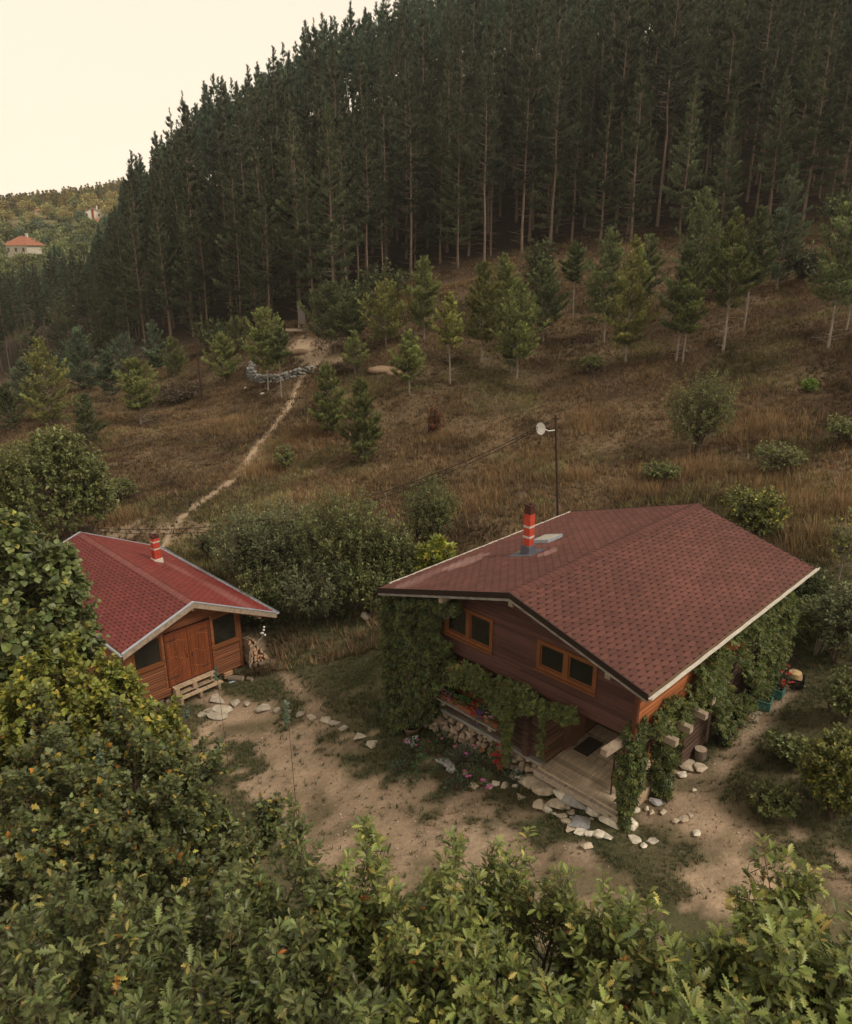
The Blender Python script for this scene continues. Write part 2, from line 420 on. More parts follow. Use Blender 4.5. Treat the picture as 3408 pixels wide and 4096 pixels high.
# ------------------------------------------------------------------ broadleaf trees and shrubs
def broad(name, label, cat, base, blobs, nshoot, T, lsize, nleaf, slen, pal, group=None, wood=None, trunk=.12, up=.5, shell=.45, gap=.35, stems=1, clump=1.0, spread=.8, limb=.03, twig=.006, spires=0, spr=.26, sph=.75):
    """blobs: (centre xyz, radii xyz) in world space; base: foot of the trunk"""
    base = np.asarray(base, float)
    bl = [(np.asarray(c, float) - base, np.asarray(r, float) * np.ones(3)) for c, r in blobs]
    vol = np.array([np.prod(r) ** (2 / 3) for c, r in bl]); vol /= vol.sum()
    k = rng.choice(len(bl), int(nshoot * 2.2), p=vol)
    C = np.array([b[0] for b in bl])[k]; Rr = np.array([b[1] for b in bl])[k]
    d = unit(rng.normal(size=(len(k), 3))); rad = rng.random(len(k)) ** shell
    P = C + d * Rr * rad[:, None]
    g = vnoise(P[:, 0] * 1.3 / clump + P[:, 2] * 1.1, P[:, 1] * 1.3 / clump - P[:, 2] * .9, 3)
    if spires:                             # shoots gathered on upright leading branches
        ks = rng.choice(len(bl), spires, p=vol); ds = unit(rng.normal(size=(spires, 3)) + [0, 0, .5])
        SC = np.array([b[0] for b in bl])[ks] + ds * np.array([b[1] for b in bl])[ks] * rng.random((spires, 1)) ** .3
        m_ = int(nshoot * 2.2); j = rng.integers(0, spires, m_); hh = sph * np.minimum(np.exp(rng.normal(0, .35, spires)), 1.35)[j]; f_ = rng.random(m_)
        aa = rng.uniform(0, 6.28, m_); rr = spr * (1.05 - f_) * rng.random(m_) ** .5 * hh / sph
        tilt = rng.normal(0, .18, (spires, 2))[j]
        P = SC[j] + np.stack([np.cos(aa) * rr + tilt[:, 0] * f_ * hh, np.sin(aa) * rr + tilt[:, 1] * f_ * hh, (f_ - .3) * hh], -1)
        d = unit(np.stack([np.cos(aa), np.sin(aa), .2 + 0 * aa], -1)); g = np.full(m_, 9.0)
    keep = (g > gap * rng.random(len(k)) * 1.4) & (P[:, 2] > .15)
    P = P[keep][:nshoot]; d = d[keep][:nshoot]; n = len(P)
    sd = unit(d * .75 + np.array([0, 0, up]) + rng.normal(0, .28, (n, 3)))
    root = empty(name, base, 0, label, cat, group)
    # wood
    wb = MB(); limbpts = []
    for s_ in range(stems):
        off = np.array([rng.normal(0, .12), rng.normal(0, .12), 0]) * (stems > 1)
        top = np.mean([b[0] for b in bl], 0); 
        hub = top * .45 + off * 3; hub[2] = max(.25 * top[2], top[2] * .5)
        if stems > 1: hub = hub * .5
        wb.tube([off - [0, 0, .2], off * 1.5 + hub * .5 + rng.normal(0, .04, 3), hub], [trunk, trunk * .8, trunk * .6], 6)
        for q, (c, r) in enumerate(bl if stems == 1 else [bl[i] for i in rng.choice(len(bl), max(1, len(bl) // stems + 1))]):
            for e in range(3):
                tip = c + unit(rng.normal(size=3) + [0, 0, .6]) * r * .6
                m1 = hub * .55 + tip * .45 + rng.normal(0, .08, 3) + [0, 0, .05]
                wb.tube([hub, m1, tip], [limb * 1.6, limb, limb * .35], 5)
                for f in np.linspace(.25, 1, 6): limbpts.append((hub * (1 - f) + m1 * f) * (1 - f) + (m1 * (1 - f) + tip * f) * f)
    LP = np.array(limbpts)
    S0 = P - sd * slen * .6
    jn = np.argmin(((S0[:, None] - LP[None]) ** 2).sum(-1), 1)
    sel = (rng.random(n) < .5) & (((LP[jn] - S0) ** 2).sum(-1) < (.30 if spires else 9) )
    wb.segs(LP[jn][sel], S0[sel], twig * 1.4, twig, 3)
    wb.segs(S0, P + sd * slen * .35, twig, twig * .4, 3)
    wb.build('trunk', wood or M_bark, root)
    # leaves spiral round each shoot, thicker towards its tip
    tpar = rng.random((n, nleaf)) ** .7
    ang = np.arange(nleaf)[None] * 2.4 + rng.random((n, 1)) * 6.28
    a = unit(np.cross(sd, np.array([.3, .5, .8]))); b_ = np.cross(sd, a)
    o = a[:, None] * np.cos(ang)[..., None] + b_[:, None] * np.sin(ang)[..., None]
    pos = S0[:, None] + sd[:, None] * (tpar * slen)[..., None] + o * .01
    ld = unit(o * spread + sd[:, None] * (.35 + .5 * tpar[..., None]) + rng.normal(0, .22, (n, nleaf, 3)))
    nr = unit(np.array([0, 0, .75]) + sd[:, None] * .5 + rng.normal(0, .38, (n, nleaf, 3)))
    pos = pos.reshape(-1, 3); ld = ld.reshape(-1, 3); nr = nr.reshape(-1, 3)
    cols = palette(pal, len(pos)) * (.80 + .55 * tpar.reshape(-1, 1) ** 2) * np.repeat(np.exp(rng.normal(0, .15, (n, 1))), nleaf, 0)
    sz = lsize * np.exp(rng.normal(0, .22, len(pos)))
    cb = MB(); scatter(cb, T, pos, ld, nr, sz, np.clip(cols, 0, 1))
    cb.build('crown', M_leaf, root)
    return root

# ------------------------------------------------------------------ pines
def pine(H, hb, Rc, ntuft, tsize, colr, dead=True, tr=.13, whorl=.5, barkm=None, seed=0, bare=.35, topup=50, dense=1.0, latk=.20, el0=-8, pw=.75, zj=.06):
    """local meshes of one pine: trunk and crown"""
    g = np.random.default_rng(seed)
    wb = MB(); zz = np.linspace(0, H, 9)
    bend = np.cumsum(g.normal(0, .006 * H, (9, 2)), 0) * .6
    pts = np.c_[bend, zz]; pts[0, 2] = -.5
    wb.tube(pts, np.linspace(tr, .012, 9) * (1 + .25 * (np.arange(9) == 0)), 7)
    cx = lambda z: np.stack([np.interp(z, zz, pts[:, 0]), np.interp(z, zz, pts[:, 1]), z], -1)
    if dead:
        nd = int((hb) * 5); z0 = g.uniform(.12 * hb, hb * 1.1, nd); a = g.uniform(0, 6.28, nd); L = g.uniform(.3, 1.3, nd) * Rc * .55
        P = cx(z0); wb.segs(P, P + np.c_[np.cos(a) * L, np.sin(a) * L, g.uniform(-.2, .35, nd) * L], .02, .006, 3)
    Z = []; A = []; 
    z = hb
    while z < H - .15:
        k = g.integers(4, 6); a0 = g.uniform(0, 6.28)
        for i in range(k): Z.append(z + g.normal(0, zj)); A.append(a0 + i * 6.28 / k + g.normal(0, .2))
        z += whorl * g.uniform(.8, 1.2)
    Z = np.array(Z); A = np.array(A); n = len(Z)
    Z = np.clip(Z, hb * .9, H - .15); t = np.clip((Z - hb) / (H - hb), 0, 1)
    L = Rc * np.minimum((1 - t) ** pw + .04, .55 + t * 2.2) * g.uniform(.55, 1.15, n)
    L = np.maximum(L, .18)
    el = np.radians(el0 + topup * t + g.normal(0, 7, n))
    P0 = cx(Z); D = np.c_[np.cos(A) * np.cos(el), np.sin(A) * np.cos(el), np.sin(el)]
    tipup = .30
    def bp(i, f):
        p = P0[i] + D[i] * (L[i] * f)[:, None]; p[:, 2] += tipup * L[i] * f ** 2.2; return p
    idx = np.arange(n)
    wb.segs(P0, bp(idx, np.full(n, .6)), np.clip(.012 + L * .012, 0, .05), .012, 3); wb.segs(bp(idx, np.full(n, .6)), bp(idx, np.ones(n)), .012, .005, 3)
    w = L ** 1.3 * g.choice([.35, 1, 1.5], n); w /= w.sum(); i = g.choice(n, ntuft, p=w)
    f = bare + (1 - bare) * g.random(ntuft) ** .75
    base = bp(i, f)
    side = np.c_[-np.sin(A[i]), np.cos(A[i]), np.zeros(ntuft)]
    lat = g.normal(0, 1, ntuft) * L[i] * latk * (1.25 - f)
    pos = base + side * lat[:, None] + np.c_[np.zeros(ntuft), np.zeros(ntuft), np.abs(lat) * .15 + g.normal(0, .035, ntuft) * L[i]]
    dr = unit(D[i] * .6 + side * (np.sign(lat) * .45)[:, None] + np.c_[np.zeros(ntuft), np.zeros(ntuft), .45 + .5 * g.random(ntuft) + .9 * t[i]] + g.normal(0, .2, (ntuft, 3)))
    br = np.exp(g.normal(0, .2, n))[i]
    c = np.clip(np.asarray(colr)[None] * (.52 + .80 * f[:, None]) * br[:, None] * np.exp(g.normal(0, .2, (ntuft, 1))) * (1 + g.normal(0, .07, (ntuft, 3))), 0, 1)  # tufts darkened inward to paint the crown's inner shade; outer new growth lighter
    # leader shoots
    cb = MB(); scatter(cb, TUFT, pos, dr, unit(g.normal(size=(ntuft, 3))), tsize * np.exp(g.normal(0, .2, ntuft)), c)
    m = 16; zt = np.linspace(H - .05 * H - .3, H + .012 * H, m); pt = cx(zt)
    scatter(cb, TUFT, pt, unit(np.c_[g.normal(0, .5, (m, 2)), np.ones(m)]), unit(g.normal(size=(m, 3))), tsize, np.repeat(np.asarray(colr)[None], m, 0))
    return wb, cb

# ------------------------------------------------------------------ ground
DP = 852 / 1747.0                      # the large view I measured in -> picture pixels
def gpl(pts): return np.array([gp(x * DP, y * DP)[:2] for x, y in pts])
def seg_dist(X, Y, line):
    d = np.full(X.shape, 1e9); tt = np.zeros(X.shape); L = 0
    for (x0, y0), (x1, y1) in zip(line[:-1], line[1:]):
        dx, dy = x1 - x0, y1 - y0; q = dx * dx + dy * dy + 1e-9
        t = np.clip(((X - x0) * dx + (Y - y0) * dy) / q, 0, 1)
        d = np.minimum(d, np.hypot(X - x0 - t * dx, Y - y0 - t * dy))
    return d
def poly_sd(X, Y, poly):
    """signed distance, negative inside"""
    p = np.vstack([poly, poly[:1]]); d = seg_dist(X, Y, p); ins = np.zeros(X.shape, bool)
    for (x0, y0), (x1, y1) in zip(p[:-1], p[1:]):
        c = ((y0 > Y) != (y1 > Y)); ins ^= c & (X < (x1 - x0) * (Y - y0) / (y1 - y0 + 1e-12) + x0)
    return np.where(ins, -d, d)
def sm(d, w): return 1 / (1 + np.exp(np.clip(d / w, -30, 30)))
YARD = gpl([(405, 1432), (470, 1425), (520, 1452), (600, 1492), (668, 1535), (760, 1575), (850, 1618), (960, 1655), (1080, 1650), (1110, 1690), (1180, 1740), (1260, 1760), (1290, 1850), (1150, 1960), (900, 1950), (700, 1800), (560, 1660), (500, 1560), (430, 1500)])
YARD2 = gpl([(1320, 1640), (1400, 1565), (1440, 1600), (1460, 1640), (1600, 1705), (1700, 1790), (1600, 1850), (1420, 1800), (1340, 1700)])
PATHR = gpl([(1430, 1625), (1480, 1580), (1530, 1520), (1570, 1470), (1600, 1435), (1630, 1400)])
PATHM = gpl([(510, 1300), (545, 1345), (590, 1390), (625, 1432), (668, 1490)])
PATHH = gpl([(335, 1120), (350, 1090), (380, 1055), (430, 1015), (480, 982), (510, 940), (540, 900), (565, 870), (590, 840), (608, 800), (612, 785), (635, 755), (642, 735)])
BARE1 = gpl([(190, 1090), (240, 1062), (330, 1075), (380, 1070), (360, 1110), (260, 1110)])
BARE2 = gpl([(590, 700), (640, 690), (665, 720), (690, 738), (640, 752), (600, 735)])
GREEN1 = gpl([(430, 1100), (560, 1290), (700, 1500), (790, 1570), (830, 1560), (800, 1300), (860, 1160), (600, 1060)])   # green grass between the buildings
GREEN2 = gpl([(1350, 1760), (1240, 1700), (1290, 1640), (1440, 1640), (1520, 1500), (1660, 1330), (1640, 1180), (1800, 1130), (1850, 1700), (1650, 1900)])
EDGEPX = [(0, 374), (60, 368), (100, 358), (150, 347), (200, 340), (260, 331), (300, 327), (340, 318), (400, 278), (500, 263), (600, 246), (700, 236), (780, 228), (852, 222)]
EDGE = np.array([gp(x, y, 20)[:2] for x, y in EDGEPX])
_eaz = np.arctan2(EDGE[:, 0], EDGE[:, 1]); _ed = np.hypot(EDGE[:, 0], EDGE[:, 1])
def edge_d(x, y): return np.interp(np.arctan2(x, y), _eaz, _ed)
def ground_mask(X, Y):
    n1 = (fbm(X / 1.1, Y / 1.1, 21, 4) - .5); n2 = (fbm(X / .35, Y / .35, 31, 3) - .5)
    dirt = np.maximum.reduce([sm(poly_sd(X, Y, YARD) + n1 * 2.8 + n2 * 2.2 - .15, .10), sm(poly_sd(X, Y, YARD2) + n1 * 3.8 + n2 * 2.6, .12),
                              sm(seg_dist(X, Y, PATHR) - .30 + n1 * .5, .09), sm(seg_dist(X, Y, PATHM) - .24 + n1 * .7, .09)])
    trail = np.maximum.reduce([sm(seg_dist(X, Y, PATHH) - .24 + n2 * .45, .10), .75 * sm(poly_sd(X, Y, BARE1) + n1 * 4, .4), sm(poly_sd(X, Y, BARE2) + n1 * 4, .4)])
    green = np.maximum(sm(poly_sd(X, Y, GREEN1) + n1 * 2, .35), sm(poly_sd(X, Y, GREEN2) + n1 * 3, .45))
    near = np.hypot(X - 2, Y - 17)
    green = np.maximum(green, sm(near - 12.5 + n1 * 6, .7))
    return dirt, trail, green
def ground_col(X, Y):
    dirt, trail, green = ground_mask(X, Y)
    n = fbm(X / 3.5, Y / 3.5, 41, 5)[..., None]; m = fbm(X / .5, Y / .5, 51, 3)[..., None]; w = fbm(X / 14, Y / 14, 61, 3)[..., None]
    L = lambda a, b, t: a + (b - a) * np.clip(t, 0, 1)
    dry = L(np.array([.056, .036, .023]), np.array([.155, .108, .066]), (n - .38) * 3.2)
    dry = L(dry, np.array([.105, .080, .045]), (w - .55) * 4)
    dry = dry * (.7 + .6 * m)
    gr = L(np.array([.056, .060, .028]), np.array([.15, .12, .070]), (n - .42) * 3) * (.65 + .7 * m)
    c = L(dry, gr, green[..., None])
    c = L(c, np.array([.42, .315, .215]) * (.80 + .4 * m) * (.85 + .3 * n), trail[..., None])
    dc = np.array([.300, .218, .150]) * (.62 + .75 * m) * (.62 + .75 * n)
    fl = fbm(X / .9, Y / .9, 141, 4)[..., None]
    dc = L(dc, np.array([.150, .120, .072]) * (.7 + .6 * m), (fl - .53) * 5)          # worn turf showing through
    dc = L(dc, np.array([.37, .285, .205]), (.40 - fl) * 3)
    c = L(c, dc, dirt[..., None])
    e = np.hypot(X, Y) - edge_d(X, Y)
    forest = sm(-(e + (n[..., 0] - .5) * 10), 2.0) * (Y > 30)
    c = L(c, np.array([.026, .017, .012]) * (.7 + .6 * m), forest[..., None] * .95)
    far = sm(-(np.hypot(X, Y) - 165), 12)
    c = L(c, L(np.array([.12, .125, .055]), np.array([.24, .20, .10]), (w - .45) * 5), far[..., None])  # far hill's sunlight and haze painted in as lighter ground colours
    return c
def axis(lo, hi, step, a, b, growth=1.07):
    v = list(np.arange(a, b + step, step)); s_ = step
    while v[-1] < hi: s_ = min(s_ * growth, 22); v.append(v[-1] + s_)
    s_ = step; u = [v[0]]
    while u[-1] > lo: s_ = min(s_ * growth, 22); u.append(u[-1] - s_)
    return np.array(u[:0:-1] + v)
gx = axis(-650, 650, .18, -20, 20); gy = axis(-60, 1100, .18, 9, 42)
GX, GY = np.meshgrid(gx, gy)
GZ = height(GX, GY)
dmask, tmask, gmask = ground_mask(GX, GY)
GZ = GZ - .05 * dmask - .06 * tmask
gb = MB()
ni, nj = GX.shape
ii, jj = np.meshgrid(np.arange(ni - 1), np.arange(nj - 1), indexing='ij')
q = (ii * nj + jj).ravel()
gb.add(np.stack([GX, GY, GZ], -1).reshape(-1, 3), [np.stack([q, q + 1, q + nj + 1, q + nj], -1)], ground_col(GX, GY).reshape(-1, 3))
tag(gb.build('ground', M_ground, smooth=True), kind='structure')

# grass, as blades: short green turf round the buildings, tall dry grass on the hillside
def blades(n, area, keepf, hgt, colf, wid, name, per=6, lean=.5):
    px = rng.uniform(area[0], area[1], n); py = rng.uniform(area[2], area[3], n)
    if len(area) > 4:                      # denser towards the camera
        py = area[2] + (area[3] - area[2]) * rng.random(n) ** area[4]
    k = keepf(px, py); px, py = px[k], py[k]
    c, h = colf(px, py), hgt(px, py); n = len(px)
    pz = height(px, py)
    a = rng.uniform(0, 6.28, (n, per)); L = h[:, None] * rng.uniform(.55, 1.15, (n, per)); ln = lean * rng.uniform(.2, 1.3, (n, per))
    r = h[:, None] * .28 * rng.random((n, per))
    bx = px[:, None] + np.cos(a) * r; by = py[:, None] + np.sin(a) * r
    dx, dy = np.cos(a), np.sin(a); w = wid * rng.uniform(.6, 1.3, (n, per))
    B0 = np.stack([bx - dy * w, by + dx * w, pz[:, None] - .03 + 0 * bx], -1); B1 = np.stack([bx + dy * w, by - dx * w, pz[:, None] - .03 + 0 * bx], -1)
    T_ = np.stack([bx + dx * L * ln, by + dy * L * ln, pz[:, None] + L * (1 - .3 * ln)], -1)
    V = np.stack([B0, B1, T_], 2).reshape(-1, 3); m = n * per
    cc = np.repeat(np.repeat(c, per, 0) * np.exp(rng.normal(0, .15, (m, 1))), 3, 0)
    b = MB(); b.add(V, [np.arange(m * 3).reshape(-1, 3)], np.clip(cc, 0, 1))
    return b.build(name, M_grass)
hl = HM.loc; 
def off_house(x, y):
    d = np.stack([x, y], -1) - HM.O[:2]; a = d @ HM.u[:2]; b = d @ HM.v[:2]
    i1 = (a > -4.2) & (a < 3.2) & (b > .7) & (b < 8.8)
    d = np.stack([x, y], -1) - HS.O[:2]; a = d @ HS.u[:2]; b = d @ HS.v[:2]
    return ~(i1 | ((a > -2.6) & (a < 2.1) & (b > .3) & (b < 9.2)))
def in_view(x, y, m=110):
    z = height(x, y, False); p = project(np.stack([x, y, z], -1)); return (p[:, 0] > -m) & (p[:, 0] < 852 + m) & (p[:, 1] < 1100)
def k_green(x, y):
    d, t, g = ground_mask(x, y)
    patch = fbm(x / .8, y / .8, 71, 3)
    return in_view(x, y) & off_house(x, y) & (rng.random(len(x)) < np.clip((g - .15) * 1.3, 0, 1) * (1 - d) ** 2.0 * (.35 + .9 * (patch > .45)) + .06 * d * (patch > .5))
def c_green(x, y):
    n = fbm(x / 2.0, y / 2.0, 81, 3)[:, None]; n2 = rng.random((len(x), 1))
    c = np.where(n2 < .55, [.060, .080, .032], [.145, .125, .065]); c = np.where(n2 > .93, [.17, .13, .075], c)
    return c * (.55 + .9 * n)
tag(blades(150000, (-16, 16, 12, 36, 1.15), k_green, lambda x, y: .07 + .13 * fbm(x / 1.5, y / 1.5, 91, 2) * (fbm(x / 3, y / 3, 92, 2) + .3), c_green, .010, 'grass', 6, .9), 'short green turf growing round the two cabins', 'grass', kind='stuff')
def k_dry(x, y):
    d, t, g = ground_mask(x, y); e = np.hypot(x, y) - edge_d(x, y)
    patch = fbm(x / 1.6, y / 1.6, 101, 3)
    return in_view(x, y) & off_house(x, y) & (rng.random(len(x)) < (1 - np.clip(d + t, 0, 1)) * (1 - .75 * g) * (.45 + .8 * (patch > .5)) * np.clip(1 - e / 4, 0, 1))
def c_dry(x, y):
    n = fbm(x / 2.2, y / 2.2, 111, 3)[:, None]; n2 = rng.random((len(x), 1)); w = fbm(x / 9, y / 9, 121, 3)[:, None]
    c = np.where(n2 < .40, [.13, .088, .052], [.26, .195, .115]); c = np.where(n2 > .90, [.085, .085, .040], c); c = np.where((n2 > .74) & (n2 < .80), [.22, .11, .05], c)
    return c * (.15 + 1.6 * n) * (.45 + 1.1 * w) * np.where(fbm(x / 5, y / 5, 133, 3)[:, None] > .60, [.85, .98, .75], [.86, .80, .74])
tag(blades(420000, (-56, 52, 24, 88, 1.3), k_dry, lambda x, y: .12 + .42 * fbm(x / 2.5, y / 2.5, 131, 3) ** 1.6, c_dry, .017, 'dry_grass', 6, .75), 'tall dry brown grass covering the open hillside', 'grass', kind='stuff')

# fallen leaves and straw on the trodden earth
def k_lit(x, y):
    d, t, g = ground_mask(x, y); return in_view(x, y) & off_house(x, y) & (rng.random(len(x)) < .12 + .8 * np.clip(d * (1 - d) * 4 + .25 * d, 0, 1))
lx, ly = rng.uniform(-15, 17, 26000), rng.uniform(11, 31, 26000); k = k_lit(lx, ly); lx, ly = lx[k], ly[k]; n = len(lx)
lb = MB(); scatter(lb, QUAD, np.stack([lx, ly, height(lx, ly) - .045 * ground_mask(lx, ly)[0] + .012], -1), unit(rng.normal(size=(n, 3)) * [1, 1, .12]), unit(rng.normal(0, .18, (n, 3)) + [0, 0, 1]), .035 + .05 * rng.random(n) ** 2, palette([(3, (.16, .105, .06)), (2, (.26, .19, .11)), (2, (.085, .06, .04)), (1, (.10, .11, .05))], n))
tag(lb.build('leaf_litter', M_grass), 'dry fallen leaves and straw strewn over the yard', 'leaf litter', kind='stuff')

# stands of taller straw coloured grass and weeds on the slope behind the house
TG = np.array([[*gp(px, py)[:2], r] for px, py, r in [(577, 478, .9), (800, 505, 1.6), (838, 500, 1.8), (770, 488, 1.3), (505, 475, 1.2), (470, 500, 1.3), (640, 492, 1.0), (265, 470, 1.6), (330, 500, 1.4), (120, 520, 1.2), (815, 540, 1.4), (300, 440, 1.8), (230, 425, 1.6), (545, 455, 1.2), (700, 470, 1.3), (436, 440, 1.0), (590, 425, 1.4), (760, 430, 1.6)]])
def k_tall(x, y):
    d = np.min(np.hypot(x[:, None] - TG[None, :, 0], y[:, None] - TG[None, :, 1]) / TG[None, :, 2], 1); return in_view(x, y) & off_house(x, y) & (rng.random(len(x)) < np.exp(-d * d))
def c_tall(x, y):
    n2 = rng.random((len(x), 1)); c = np.where(n2 < .5, [.27, .175, .085], [.20, .115, .055]); c = np.where(n2 > .85, [.34, .26, .15], c); return c * (.6 + .8 * fbm(x / 1.2, y / 1.2, 151, 2)[:, None])
tag(blades(120000, (-30, 36, 24, 62), k_tall, lambda x, y: .35 + .45 * fbm(x / .8, y / .8, 152, 2), c_tall, .011, 'tall_straw', 7, .55), 'tufts of tall straw coloured grass on the slope', 'grass', kind='stuff')

# ------------------------------------------------------------------ shingles
def shingles(mb, P0, along, down, Lal, Ldn, W, e, colf, up):
    """rows of hexagonal tabs; P0 = ridge corner, along = ridge direction, down = down the slope"""
    P0, along, down, up = [np.asarray(v, float) for v in (P0, along, down, up)]
    rows = int(Ldn / e)
    e = Ldn / rows
    g = random.Random(4)
    for r in range(rows):
        t0 = r * e; t1 = t0 + e
        off = (r % 2) * W / 2
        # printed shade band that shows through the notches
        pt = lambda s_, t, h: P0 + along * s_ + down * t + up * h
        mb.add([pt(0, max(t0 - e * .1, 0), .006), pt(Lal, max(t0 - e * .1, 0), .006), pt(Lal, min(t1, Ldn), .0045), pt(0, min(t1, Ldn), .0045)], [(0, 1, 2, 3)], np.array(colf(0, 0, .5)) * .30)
        k = -1
        while True:
            s0 = k * W + off; k += 1
            if s0 > Lal: break
            a, b = max(s0 + .002, 0), min(s0 + W - .002, Lal)
            if b - a < .03: continue
            ci, cj = min(max(s0 + .24 * W, a), b), min(max(s0 + .76 * W, a), b)
            c = np.array(colf(s0 + W / 2, t0, g.random()))
            h0, h1 = .0075, .017
            lift = h1 + (.006 if g.random() < .04 else 0)
            V = [pt(a, t0, h0), pt(b, t0, h0), pt(b, t0 + e * .52, h0 + .006), pt(cj, t1 - .001, lift), pt(ci, t1 - .001, lift), pt(a, t0 + e * .52, h0 + .006),
                 pt(cj, t1 + .001, .007), pt(ci, t1 + .001, .007), pt(b, t0 + e * .54, .005), pt(a, t0 + e * .54, .005)]
            mb.add(V, [(0, 1, 2, 3, 4, 5)], c)
            mb.add(V, [(4, 3, 6, 7), (3, 2, 8, 6), (5, 4, 7, 9)], c * .9)
def boards(mb, a0, a1, z0, z1, b, h, colf, left=None, right=None, holes=(), th=.02, face=-1, seed=1):
    """horizontal cladding on the plane b; left/right(z) limit the run; face -1 = looks towards -b"""
    g = random.Random(seed); z = z0
    while z < z1 - .01:
        zt = min(z + h, z1) - .004
        L0, L1 = (left(z), left(zt)) if left else (a0, a0); R0, R1 = (right(z), right(zt)) if right else (a1, a1)
        if R0 - L0 > .03 and R1 - L1 > .0:
            spans = [(L0, L1, R0, R1)]
            for (ha, hb_, hz0, hz1) in holes:
                if min(zt, hz1) - max(z, hz0) > .35 * h:
                    new = []
                    for (l0, l1, r0, r1) in spans:
                        if ha < r0 and hb_ > l0:
                            if ha > l0: new.append((l0, l1, ha, ha))
                            if hb_ < r0: new.append((hb_, hb_, r0, r1))
                        else: new.append((l0, l1, r0, r1))
                    spans = new
            for (l0, l1, r0, r1) in spans:
                cuts = [0, 1]
                if r0 - l0 > 2.5: cuts = [0, g.uniform(.3, .7), 1]
                for u0, u1 in zip(cuts[:-1], cuts[1:]):
                    m = lambda p, q_, u: p + (q_ - p) * u
                    c = colf(g.random(), z)
                    A0, A1, B0, B1 = m(l0, r0, u0), m(l1, r1, u0), m(l0, r0, u1) - .002, m(l1, r1, u1) - .002
                    bb = b + face * th; be = b + face * th * .45
                    mb.add([(A0, b, z), (B0, b, z), (B0, be, z), (A0, be, z), (A0, bb, z + h * .18), (B0, bb, z + h * .18), (A1, bb, zt - h * .15), (B1, bb, zt - h * .15), (A1, be, zt), (B1, be, zt), (A1, b, zt), (B1, b, zt)],
                           [(0, 1, 2, 3), (3, 2, 5, 4), (4, 5, 7, 6), (6, 7, 9, 8), (8, 9, 11, 10), (0, 3, 4, 6, 8, 10), (1, 11, 9, 7, 5, 2)], c)
        z += h
def side_boards(mb, b0, b1, z0, z1, a, h, colf, face=1, th=.02, seed=2, zt_lim=None):
    t = MB(); boards(t, b0, b1, z0, z1, 0, h, colf, th=th, face=-1, seed=seed)
    for V, C in zip(t.V, t.C): pass
    off = 0
    V = np.concatenate(t.V); W_ = np.stack([a - face * V[:, 1], V[:, 0], V[:, 2]], -1)
    mb.add(W_, [f for f in t.F], np.concatenate(t.C))
def window(parent, a0, a1, z0, z1, b, fw=.085, mull=1, name='window', sill=True, deep=.05, zt=None):
    """a window on the plane b looking towards -b: frame, panes, sill"""
    f = MB(); zt = zt or (z1, z1)
    f.box(a0, a1, b - deep, b + .05, z0, z0 + fw); 
    top = lambda a: zt[0] + (zt[1] - zt[0]) * (a - a0) / (a1 - a0)
    f.hexa([(a0, b - deep, top(a0) - fw), (a1, b - deep, top(a1) - fw), (a1, b + .05, top(a1) - fw), (a0, b + .05, top(a0) - fw)], [(a0, b - deep, top(a0)), (a1, b - deep, top(a1)), (a1, b + .05, top(a1)), (a0, b + .05, top(a0))])
    xs = [a0] + [a0 + (a1 - a0) * (i + 1) / (mull + 1) for i in range(mull)] + [a1]
    for i, x in enumerate(xs):
        l, r = (x, x + fw) if i == 0 else ((x - fw, x) if i == len(xs) - 1 else (x - fw * .75, x + fw * .75))
        f.hexa([(l, b - deep + .003, z0 + fw), (r, b - deep + .003, z0 + fw), (r, b + .05, z0 + fw), (l, b + .05, z0 + fw)], [(l, b - deep + .003, top(l) - fw), (r, b - deep + .003, top(r) - fw), (r, b + .05, top(r) - fw), (l, b + .05, top(l) - fw)])
    w = f.build(name, M_frame, parent)
    for i in range(mull + 1):
        l = xs[i] + (fw if i == 0 else fw * .75); r = xs[i + 1] - (fw if i == mull else fw * .75)
        s_ = MB(); t_ = .035
        s_.box(l + .002, r - .002, b - .015, b + .02, z0 + fw + .002, z0 + fw + t_)
        s_.hexa([(l + .002, b - .015, top(l) - fw - t_), (r - .002, b - .015, top(r) - fw - t_), (r - .002, b + .02, top(r) - fw - t_), (l + .002, b + .02, top(l) - fw - t_)],
                [(l + .002, b - .015, top(l) - fw - .002), (r - .002, b - .015, top(r) - fw - .002), (r - .002, b + .02, top(r) - fw - .002), (l + .002, b + .02, top(l) - fw - .002)])
        for (x0, x1) in ((l + .002, l + t_), (r - t_, r - .002)):
            s_.hexa([(x0, b - .014, z0 + fw + t_), (x1, b - .014, z0 + fw + t_), (x1, b + .02, z0 + fw + t_), (x0, b + .02, z0 + fw + t_)], [(x0, b - .014, top(x0) - fw - t_), (x1, b - .014, top(x1) - fw - t_), (x1, b + .02, top(x1) - fw - t_), (x0, b + .02, top(x0) - fw - t_)])
        s_.build('sash', M_frame, w)
        p = MB(); p.hexa([(l + t_, b + .003, z0 + fw + t_), (r - t_, b + .003, z0 + fw + t_), (r - t_, b + .009, z0 + fw + t_), (l + t_, b + .009, z0 + fw + t_)], [(l + t_, b + .003, top(l) - fw - t_), (r - t_, b + .003, top(r) - fw - t_), (r - t_, b + .009, top(r) - fw - t_), (l + t_, b + .009, top(l) - fw - t_)])
        p.build('pane', M_glass, w)
    if sill:
        s_ = MB(); s_.box(a0 - .03, a1 + .03, b - deep - .05, b - deep + .0, z0 - .035, z0 - .003); s_.build('sill', M_frame, w)
    return w
